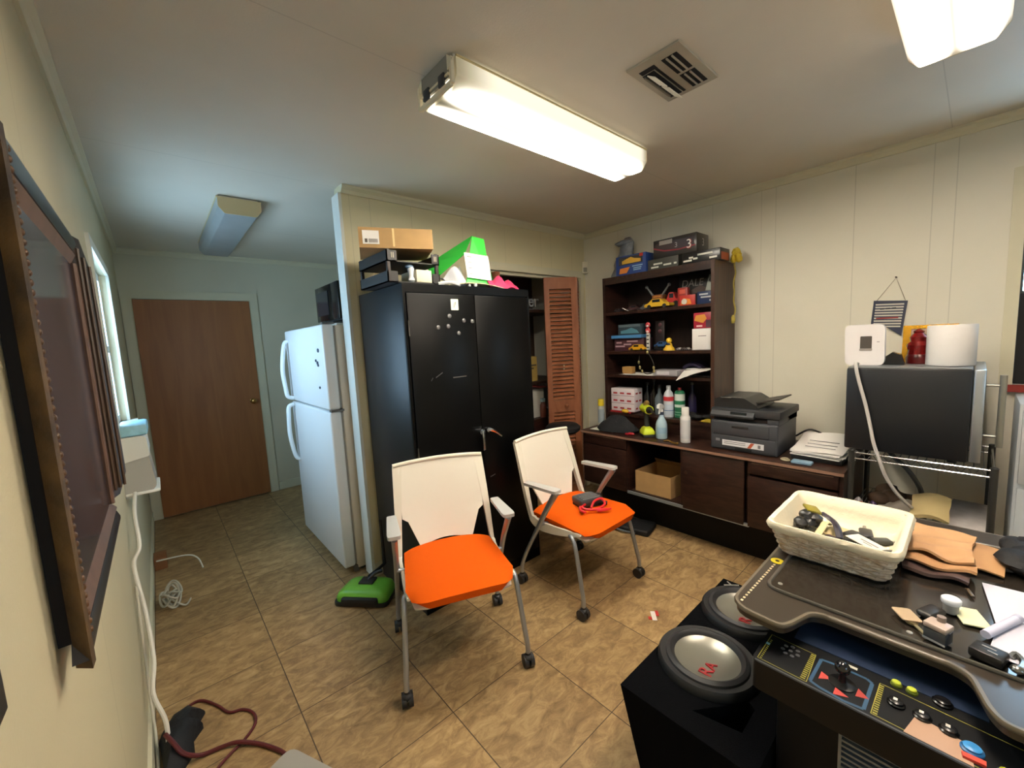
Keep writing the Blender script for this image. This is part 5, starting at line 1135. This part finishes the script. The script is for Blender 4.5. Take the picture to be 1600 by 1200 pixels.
# deck
DZ = .64
g = G(); g.prism(fillet([(1.40, .348), (1.068, .345), (1.066, -.165), (1.40, -.165)], [.0, .02, .02, 0], 4), DZ-.075, DZ, 'z'); part('control_deck', g, AB, t)
g = G(); g.box(1.225, 1.395, -.055, .29, DZ, DZ+.002); part('blue_panel', g, M('#24324c', .4), t)
g = G(); g.tube([(1.075, .338, DZ-.003), (1.072, -.155, DZ-.003)], .004, 6); part('deck_edge', g, M('#4a4d52', .35), t)
YE = M('#98923a', .5)
def frame_line(nm, pts, w, mt, z=DZ+.0006):
    g = G(); n = len(pts)
    for i in range(n):
        a = Vector((*pts[i], z)); b = Vector((*pts[(i+1) % n], z)); d = (b-a).normalized(); q = Vector((-d.y, d.x, 0))*w/2
        g.add([a-q, b-q, b+q, a+q], [(0, 1, 2, 3)])
    return part(nm, g, mt, t)
frame_line('yellow_frame', [(1.084, .335), (1.197, .335), (1.194, .235), (1.082, .230)], .0016, YE)
g = G()
for k in range(14): g.box(1.088+k*.0076, 1.0915+k*.0076, .234, .244, DZ, DZ+.0008)
for k in range(12): g.box(1.088+k*.0076, 1.0905+k*.0076, .327, .331, DZ, DZ+.0008)
part('tick_marks', g, YE, t)
g = G(); g.box(1.15, 1.158, .328, .336, DZ, DZ+.001); part('blue_square', g, M('#7fb3c2', .5), t)
SH = [(1.165, .287), (1.187, .276), (1.187, .300), (1.146, .299), (1.143, .275), (1.165, .263), (1.186, .288), (1.145, .287)]
SH = [(1.165+.019*math.cos(a*PI/3.5), .283+.017*math.sin(a*PI/3.5)) for a in range(7)]+[(1.165, .283)]
g = G()
for x, y in SH: g.lathe([(.0048, 0), (.0048, .0012), (.0025, .0013), (.0025, .0006)], (x, y, DZ), 10)
part('speaker_holes', g, M('#55575c', .4), t)
# joystick decal: blue chamfered frame with three red arrow heads
frame_line('blue_frame', [(1.092, .225), (1.186, .222), (1.19, .20), (1.19, .135), (1.182, .124), (1.085, .126), (1.08, .16), (1.085, .205)], .007, M('#2c4f6c', .45))
for (px, py, a) in ((1.128, .206, 2.7), (1.098, .17, -1.57), (1.128, .137, .4)):
    g = G(); g.prism([(px+.016*math.cos(a+q), py+.016*math.sin(a+q)) for q in (0, 2.25, -2.25)], DZ, DZ+.0008, 'z'); part('red_arrow', g, M('#b8423c', .5), t)
g = G(); g.lathe([(.026, 0), (.026, .002), (.008, .006), (.0065, .012), (.0065, .03)], (1.135, .172, DZ), 18); j = part('joystick', g, M('#0b0b0c', .3), t)
g = G(); g.ball((1.135, .172, DZ+.040), .0155, 16); part('ball_knob', g, M('#121318', .12, spec=.8), j, 60)
g = G(); g.box(1.205, 1.213, .155, .172, DZ, DZ+.001); part('white_mark', g, M('#cfcabb', .5), t)
# right hand button panel
frame_line('yellow_frame', [(1.084, .114), (1.196, .112), (1.185, -.14), (1.078, -.14)], .0016, YE)
g = G()
for k in range(14): g.box(1.088+k*.0076, 1.0915+k*.0076, .104, .112, DZ, DZ+.0008)
part('tick_marks', g, YE, t)
g = G(); g.prism([(1.145, .048), (1.078, .062), (1.076, -.035), (1.13, -.03)], DZ, DZ+.0007, 'z'); part('peach_decal', g, M('#b3917a', .4), t)
def button(x, y, r, mt, capm, nm='button'):
    g = G(); g.lathe([(r, 0), (r, .004), (r*.82, .006), (r*.8, .004)], (x, y, DZ), 20); b = part(nm, g, mt, t)
    g = G(); g.lathe([(r*.78, .003), (r*.78, .009), (r*.6, .0105), (0, .0102)], (x, y, DZ), 18); part('cap', g, capm, b)
BKB = M('#0a0a0b', .25)
for x, y in ((1.150, .080), (1.147, .039), (1.142, .0)):
    button(x, y, .0155, BKB, M('#1b1b1d', .25)); g = G(); g.box(x-.002, x+.006, y-.002, y+.005, DZ+.0105, DZ+.0112); part('white_mark', g, M('#d5cfc6', .5), t)
for x, y in ((1.215, .086), (1.213, .060)): button(x, y, .0105, M('#5d6b1a', .35), M('#b4c33c', .35))
button(1.222, .012, .017, BKB, M('#141416', .2))
button(1.118, -.032, .017, M('#1d5d94', .3), M('#3f8fce', .3)); g = G(); g.prism([(1.098, -.018), (1.10, -.05), (1.088, -.05), (1.086, -.02)], DZ, DZ+.006, 'z'); part('red_piece', g, M('#d24a3c', .4), t)
button(1.095, -.075, .013, M('#2a5f94', .3), M('#b7bd3a', .35))
# cabinet below
g = G(); g.box(1.12, 2.03, -.105, .30, .001, DZ-.0755, .006); g.box(1.40, 2.03, -.105, .30, DZ-.07, TZ-.0285); part('cabinet', g, M('#0c0d11', .5, spec=.2), t)
g = G(); g.box(1.112, 1.12, .165, .171, .12, .555); g.box(1.112, 1.12, -.07, .171, .549, .555); part('grille_frame', g, M('#7d8894', .35, .5), t)
g = G()
for k in range(30): g.box(1.110, 1.12, -.07, .165, .14+k*.0138, .1455+k*.0138)
part('grille', g, M('#6f7a88', .35, .5), t)
# ================================================================== SUBWOOFER BOX
CARP = M('#07080b', 1, bump=.5, bscale=350, spec=.08)
t = thing('subwoofer_box', 'black carpeted speaker box with two upward-facing cones on the floor', 'subwoofer', (1.4, .5, 0))
SZ = .38
g = G()
top = [(1.0, .697), (1.80, .697), (1.80, .31), (1.0, .31)]
bot = [(1.005, .60), (1.80, .60), (1.80, .31), (1.005, .31)]
# top with a triangular port cut at its front corner
V = [(1.0, .697, SZ), (1.80, .697, SZ), (1.80, .31, SZ), (1.20, .31, SZ), (1.215, .395, SZ), (1.07, .50, SZ), (1.10, .375, SZ), (1.0, .31, SZ), (1.20, .375, SZ)]
g.add(V, [(0, 1, 4, 5), (1, 2, 8, 4), (2, 3, 8), (3, 7, 6, 8), (0, 5, 6, 7)])
g.add([(1.215, .395, SZ), (1.07, .50, SZ), (1.10, .375, SZ), (1.20, .375, SZ), (1.215, .395, SZ-.12), (1.07, .50, SZ-.12), (1.10, .375, SZ-.12), (1.20, .375, SZ-.12)], [(0, 1, 5, 4), (1, 2, 6, 5), (2, 3, 7, 6), (3, 0, 4, 7), (4, 5, 6, 7)])
g.add([(1.0, .697, SZ), (1.80, .697, SZ), (1.80, .31, SZ), (1.0, .31, SZ), (1.005, .60, .001), (1.80, .60, .001), (1.80, .31, .001), (1.005, .31, .001)], [(0, 4, 5, 1), (1, 5, 6, 2), (2, 6, 7, 3), (3, 7, 4, 0), (4, 7, 6, 5)])
part('enclosure', g, CARP, t, 20)
GC = M('#8d8c82', .3, .6, bump=.05, bscale=300)
def woofer(x, y):
    z = SZ
    g = G(); g.lathe([(.118, .0), (.118, .022), (.146, .026), (.152, .018), (.154, 0)], (x, y, z), 48, False); w = part('woofer', g, M('#1a1b1d', .5), t)
    g = G(); g.lathe([(.098, .012), (.102, .027), (.114, .036), (.126, .030), (.130, .018)], (x, y, z), 48, False); part('surround', g, M('#232427', .55), w)
    g = G(); g.lathe([(.101, .022), (.09, .015), (.065, .008), (.035, .0045), (.001, .004)], (x, y, z), 48, False); c = part('cone', g, GC, w, 60)
    R = M('#a3282e', .4)
    text('R', (x-.048, y-.020, z+.0085), (1, .1, 0), (-.1, 1, 0), .058, R, c, 'logo', .004)
    text('A', (x-.012, y-.020, z+.0065), (1, .1, 0), (-.1, 1, 0), .048, R, c, 'logo', .004)
woofer(1.275, .545); woofer(1.615, .545)
g = G()
for a, b in (((1.75, .675), (1.79, .63)), ((1.785, .675), (1.755, .63)), ((1.77, .62), (1.80, .60))): g.tube([(*a, SZ+.001), (*b, SZ+.001)], .003, 5)
part('corner_logo', g, M('#8b8b86', .5), t)
# ================================================================== THINGS ON THE ARCADE TABLE
TT = TZ+.0085
t = thing('wicker_basket', 'white wicker basket with a cream cloth liner holding keys on the arcade table', 'basket', (1.65, .275, TT))
def ring_at(f):   # f 0 bottom .. 1 rim
    e_ = 1-f; a, b, c, d = 1.462+.058*e_, 1.826-.03*e_, .112+.028*e_, .430-.02*e_
    return fillet([(a, d), (a, c), (b, c), (b, d)], .03, 5)
def dens(P, n=140):
    P = [Vector((*p, 0)) for p in P]; L = [0]
    for i in range(len(P)): L.append(L[-1]+(P[(i+1) % len(P)]-P[i]).length)
    out = []
    for k in range(n):
        s_ = L[-1]*k/n; i = 0
        while L[i+1] < s_: i += 1
        q = (s_-L[i])/max(1e-9, L[i+1]-L[i]); a = P[i]; b = P[(i+1) % len(P)]; p = a*(1-q)+b*q; d = (b-a).normalized(); out.append((p, Vector((d.y, -d.x, 0))))
    return out
g = G(); NR = 11; BH = .113
for r in range(NR):
    f = r/(NR-1); D = dens(ring_at(f*.92)); pts = []
    for k, (p, n) in enumerate(D):
        w = math.cos(2*PI*(k/140*20)+PI*(r % 2))*.0035; q = p+n*w; pts.append((q.x, q.y, TT+.006+f*BH*.93))
    g.tube(pts, .0052, 5, 0, True)
for k in range(40):
    pts = []
    for f in (0, .5, 1):
        D = dens(ring_at(f*.92), 40); p, n = D[k]; pts.append((p.x, p.y, TT+.003+f*BH*.93))
    g.tube(pts, .0035, 5)
g.prism(ring_at(0), TT, TT+.006, 'z')
part('basket_body', g, M('#e9dfcd', .6, var=.2, vscale=45, var2='#bfa587'), t, 60)
g = G()   # liner folded over the rim and lining the inside
prof = [(.72, .011, .082), (.78, .012, .092), (1.0, .010, .110), (1.0, .004, .122), (1.0, -.008, .119), (.75, -.012, .085), (.4, -.016, .048), (.3, -.03, .042)]
R_ = []
for f, o, z in prof:
    D = dens(ring_at(f), 90); R_.append([(p.x+n.x*o, p.y+n.y*o, TT+z+.0025*math.sin(k*.9)*(1 if .07 < z < .115 else .3)) for k, (p, n) in enumerate(D)])
n0 = len(R_[0])
vs = [p for r in R_ for p in r]; fs = []
for i in range(1, len(R_)-1):
    for k in range(n0): a = i*n0+k; b = i*n0+(k+1) % n0; fs.append((a, b, b+n0, a+n0))
fs.append(tuple(range((len(R_)-1)*n0, len(R_)*n0)))
g.add(vs, fs); part('cloth_liner', g, M('#e2d8bd', .85, bump=.2, bscale=60), t, 60)
bz = TT+.0445
def fob(x, y, z, rz, c, lab, L=.055, W=.032, name='key_fob', cat='key fob', tilt=0):
    tt = thing(name, lab, cat, (x, y, z), rz)
    g = G(); g.box(-L/2, L/2, -W/2, W/2, 0, .014, .006, 3)
    part('fob_body', g, M(c, .4), tt, local=True)
    g = G(); g.box(L/2-.003, L/2+.035, -.004, .004, .004, .0075); g.box(L/2+.01, L/2+.03, .003, .006, .004, .0075); part('key_blade', g, M('#b3b0a8', .3, .9), tt, local=True)
    return tt
g = G()
for k in range(6): g.ball((1.66+.03*math.sin(k*1.7), .362+.018*math.cos(k*2.3), bz+.018+.004*k), .024, 10, (1, 1, .8), .2)
single('black_remote_bunch', g, M('#191a1b', .35, bump=.3, bscale=40), 'dark heap of remotes at the far corner of the basket', 'remotes')
g = G().at((1.72, .365, bz+.047), .5, .2); g.box(-.03, .03, -.022, .022, 0, .010, .004); single('olive_tag', g, M('#8a7d22', .45), 'olive yellow key tag on top of the dark heap in the basket', 'key tag')
g = G(); P = [(1.58, .322, bz+.012), (1.63, .315, bz+.03), (1.67, .315, bz+.033), (1.70, .31, bz+.02)]
g.tube(P, .010, 8, 4, flat=.5); single('cream_strap', g, M('#cdbf92', .7), 'cream strap between the dark heap and the black strap in the basket', 'strap')
g = G(); g.tube([(1.72, .335, bz+.045), (1.70, .30, bz+.035), (1.66, .28, bz+.03), (1.62, .265, bz+.012)], .011, 8, 5, flat=.5); single('black_strap', g, M('#2b2530', .4), 'black strap draped over the key pile in the basket', 'strap')
fob(1.601, 0.275, bz+.0, 1.1, '#33202c', 'dark plum key fob beneath the black strap in the basket', .07, .04)
fob(1.690, 0.248, bz, -.4, '#2b2b2b', 'black key fob on the liner behind the white card in the basket')
fob(1.727, 0.215, bz, .2, '#26272a', 'largest black key fob at the middle of the basket', .065, .036)
fob(1.690, 0.173, bz+.002, -.9, '#33352f', 'charcoal key fob next to the largest black one in the basket')
fob(1.632, 0.236, bz, -1.0, '#232323', 'black key fob tucked under the white card edge in the basket')
fob(1.611, 0.147, bz, 2.4, '#3b3d38', 'grey-green key fob at the corner of the basket under the white card', .05, .03)
t_ = thing('white_card_tag', 'white card tag with grey print lying on the keys in the basket', 'card', (1.63, .200, bz+.016), math.radians(-25))
g = G().at((0, 0, 0), 0, .12, .1); g.box(-.03, .03, -.045, .045, .0, .002); part('card', g, M('#dfdacb', .6), t_, local=True)
g = G().at((0, 0, 0), 0, .12, .1); g.box(.0, .006, -.03, .02, .0022, .003); g.box(-.012, -.008, -.02, .005, .0022, .003); part('print', g, M('#8d8a84', .7), t_, local=True)
g = G().at((1.69, .285, bz), -.3); g.box(-.045, .045, -.03, .03, 0, .006, .002); single('yellowed_pad', g, M('#cbb98a', .7), 'yellowish pad at the bottom of the basket under the key fobs', 'pad')
# paper bags and cloth
KR = M('#b98d60', .8, var=.1, vscale=10)
for k, (lab, x, y, a, sx, sy, c, th) in enumerate((('dark plastic bag folded at the bottom of the paper bag pile', 1.765, .055, .04, .125, .068, '#5c4a46', .012), ('brown paper bag in the middle of the pile beside the basket', 1.79, .05, .03, .12, .075, '#b98c60', .010), ('brown kraft paper bag on top of the pile beside the basket', 1.825, .045, -.03, .12, .070, '#c1966a', .009))):
    zz = TT+.001+(0, .019, .036)[k]
    g = G().at((x, y, zz), a)
    def bagf(u, v):
        w = .006*math.sin(u*9+k*2)*math.sin(v*6)+.004*math.sin(23*u+3*k+4*v)+(.006*math.sin(v*9+k) if u < .2 else 0)
        return ((u-.5)*2*sx*(1-.05*math.sin(v*7+k)), (v-.5)*2*sy*(1+.06*math.sin(u*5+k)), th+.002+w*(.5 if k == 0 else .8))
    g.sheet(bagf, 22, 14, th*.75)
    single('paper_bag' if k else 'plastic_bag', g, M(c, .8 if k else .35, var=.15, vscale=12, bump=.15, bscale=30), lab, 'bag', 60)
g = G().sheet(lambda u, v: (1.77+.20*u, -.085+.07*v-.01*u, TT+.014+.014*math.sin(u*PI)-.008*(1-v)**2), 10, 6, .005); single('loose_kraft_bag', g, KR, 'single brown kraft bag slipping off the pile toward the black cloth', 'bag', 60)
g = G()
for k in range(7): g.ball((1.90+.09*math.sin(k*1.9), -.135-.025*math.cos(k), TT+.03+.008*math.sin(k*3)), .05, 12, (1.1, .9, .55), .12)
single('black_bag', g, M('#0d0f14', .7, bump=.4, bscale=40), 'black cloth bag lying on the arcade table behind the brown bags', 'bag', 60)
# small things on the glass
tt = thing('car_key', 'car key with a beige tag lying on the arcade table glass', 'key', (1.37, .085, TT), math.radians(35))
g = G(); g.prism(fillet([(-.025, -.02), (.028, -.022), (.03, .018), (-.022, .02)], .006), .006, .009, 'z'); part('paper_tag', g, M('#ad9678', .7), tt, local=True)
g = G(); g.box(-.065, -.02, -.004, .004, .001, .004); g.cyl((-.018, 0, 0), (-.018, 0, .005), .012); part('blade', g, M('#b0a27a', .3, .8), tt, local=True)
g = G().at((1.425, .045, TT), -.4); g.box(-.032, .032, -.018, .018, 0, .016, .008, 3); tt = single('black_fob', g, M('#24221f', .4), 'black car key remote touching the beige tagged key', 'key fob')
bottle('white_cap_jar', 'little white capped jar standing on the arcade table glass', 'jar', 1.475, .012, TT, [(.014, 0), (.015, .003), (.015, .025)], M('#a9a9a6', .3), [(.018, .024), (.019, .027), (.019, .036), (.016, .039)], M('#dfe3ea', .35))
tt = thing('glass_bottle', 'small square glass perfume bottle with a pinkish top on the arcade table', 'bottle', (1.318, .028, TT), math.radians(-20))
g = G(); g.box(-.018, .018, -.020, .020, 0, .030, .003); part('glass_body', g, M('#3a4048', .08, spec=.8), tt, local=True)
g = G(); g.box(-.019, .019, -.021, .021, .0302, .044, .004); part('top_cover', g, M('#b9a79c', .25), tt, local=True)
g = G(); g.cyl((.012, 0, .044), (.012, 0, .056), .008); part('cap', g, M('#8a7a70', .4), tt, local=True)
g = G(); g.box(-.0186, -.0178, -.020, .020, .001, .006); part('rim', g, M('#c9cdd2', .2, .6), tt, local=True)
g = G().at((1.477, -.022, TT), math.radians(20)); g.box(-.040, .040, -.026, .026, 0, .004, .001); tt = single('note_card', g, M('#dcdcb6', .6), 'pale yellow note card on the arcade table beside the paper sheets', 'note')
g = G(); g.cyl((1.398, -.046, TT+.011), (1.52, -.096, TT+.011), .0095, seg=14); tt = single('white_marker', g, M('#c9cbe0', .35), 'white tube pen lying across the paper sheets', 'pen')
g = G(); g.cyl((1.519, -.0956, TT+.011), (1.531, -.1005, TT+.011), .0098, seg=14); part('cap', g, M('#b5b7cf', .3), tt)
tt = thing('black_case', 'small black box-shaped remote by the notch of the arcade table', 'remote', (1.318, -.05, TT), math.radians(-15))
g = G(); g.box(-.024, .024, -.026, .026, 0, .022, .005); part('body', g, M('#1b1b1c', .4), tt, local=True)
g = G(); g.box(-.010, -.006, -.015, .0, .022, .0228); g.box(.004, .008, -.01, .012, .022, .0228); part('mark', g, M('#8d8d8a', .5), tt, local=True)
g = G(); g.tube([(1.345, -.082, TT+.006), (1.36, -.09, TT+.009), (1.34, -.1, TT+.006), (1.30, -.092, TT+.006)], .006, 6, 4); g.ball((1.30, -.09, TT+.009), .012, 8, (1, 1, .7)); single('metal_keys', g, M('#8f8f8c', .25, .9), 'bunch of metal keys next to the small black remote', 'keys')
for k, (x, y, a, lab) in enumerate(((1.58, -.115, .1, 'upper white paper sheet on the arcade table by the black bag'), (1.46, -.125, -.12, 'white paper sheet under the white tube pen'))):
    g = G().at((x, y, TT+.0005+k*.0012), a); g.box(-.13, .13, -.06, .06, 0, .0008); single('paper_sheet', g, M('#c9cad8', .7), lab, 'paper')
g = G().at((1.615, -.02, TT), .3); g.box(-.02, .02, -.004, .004, 0, .004, .001); single('brass_clip', g, M('#6b5a44', .35, .6), 'tiny brown metal clip on the glass behind the white capped jar', 'clip')
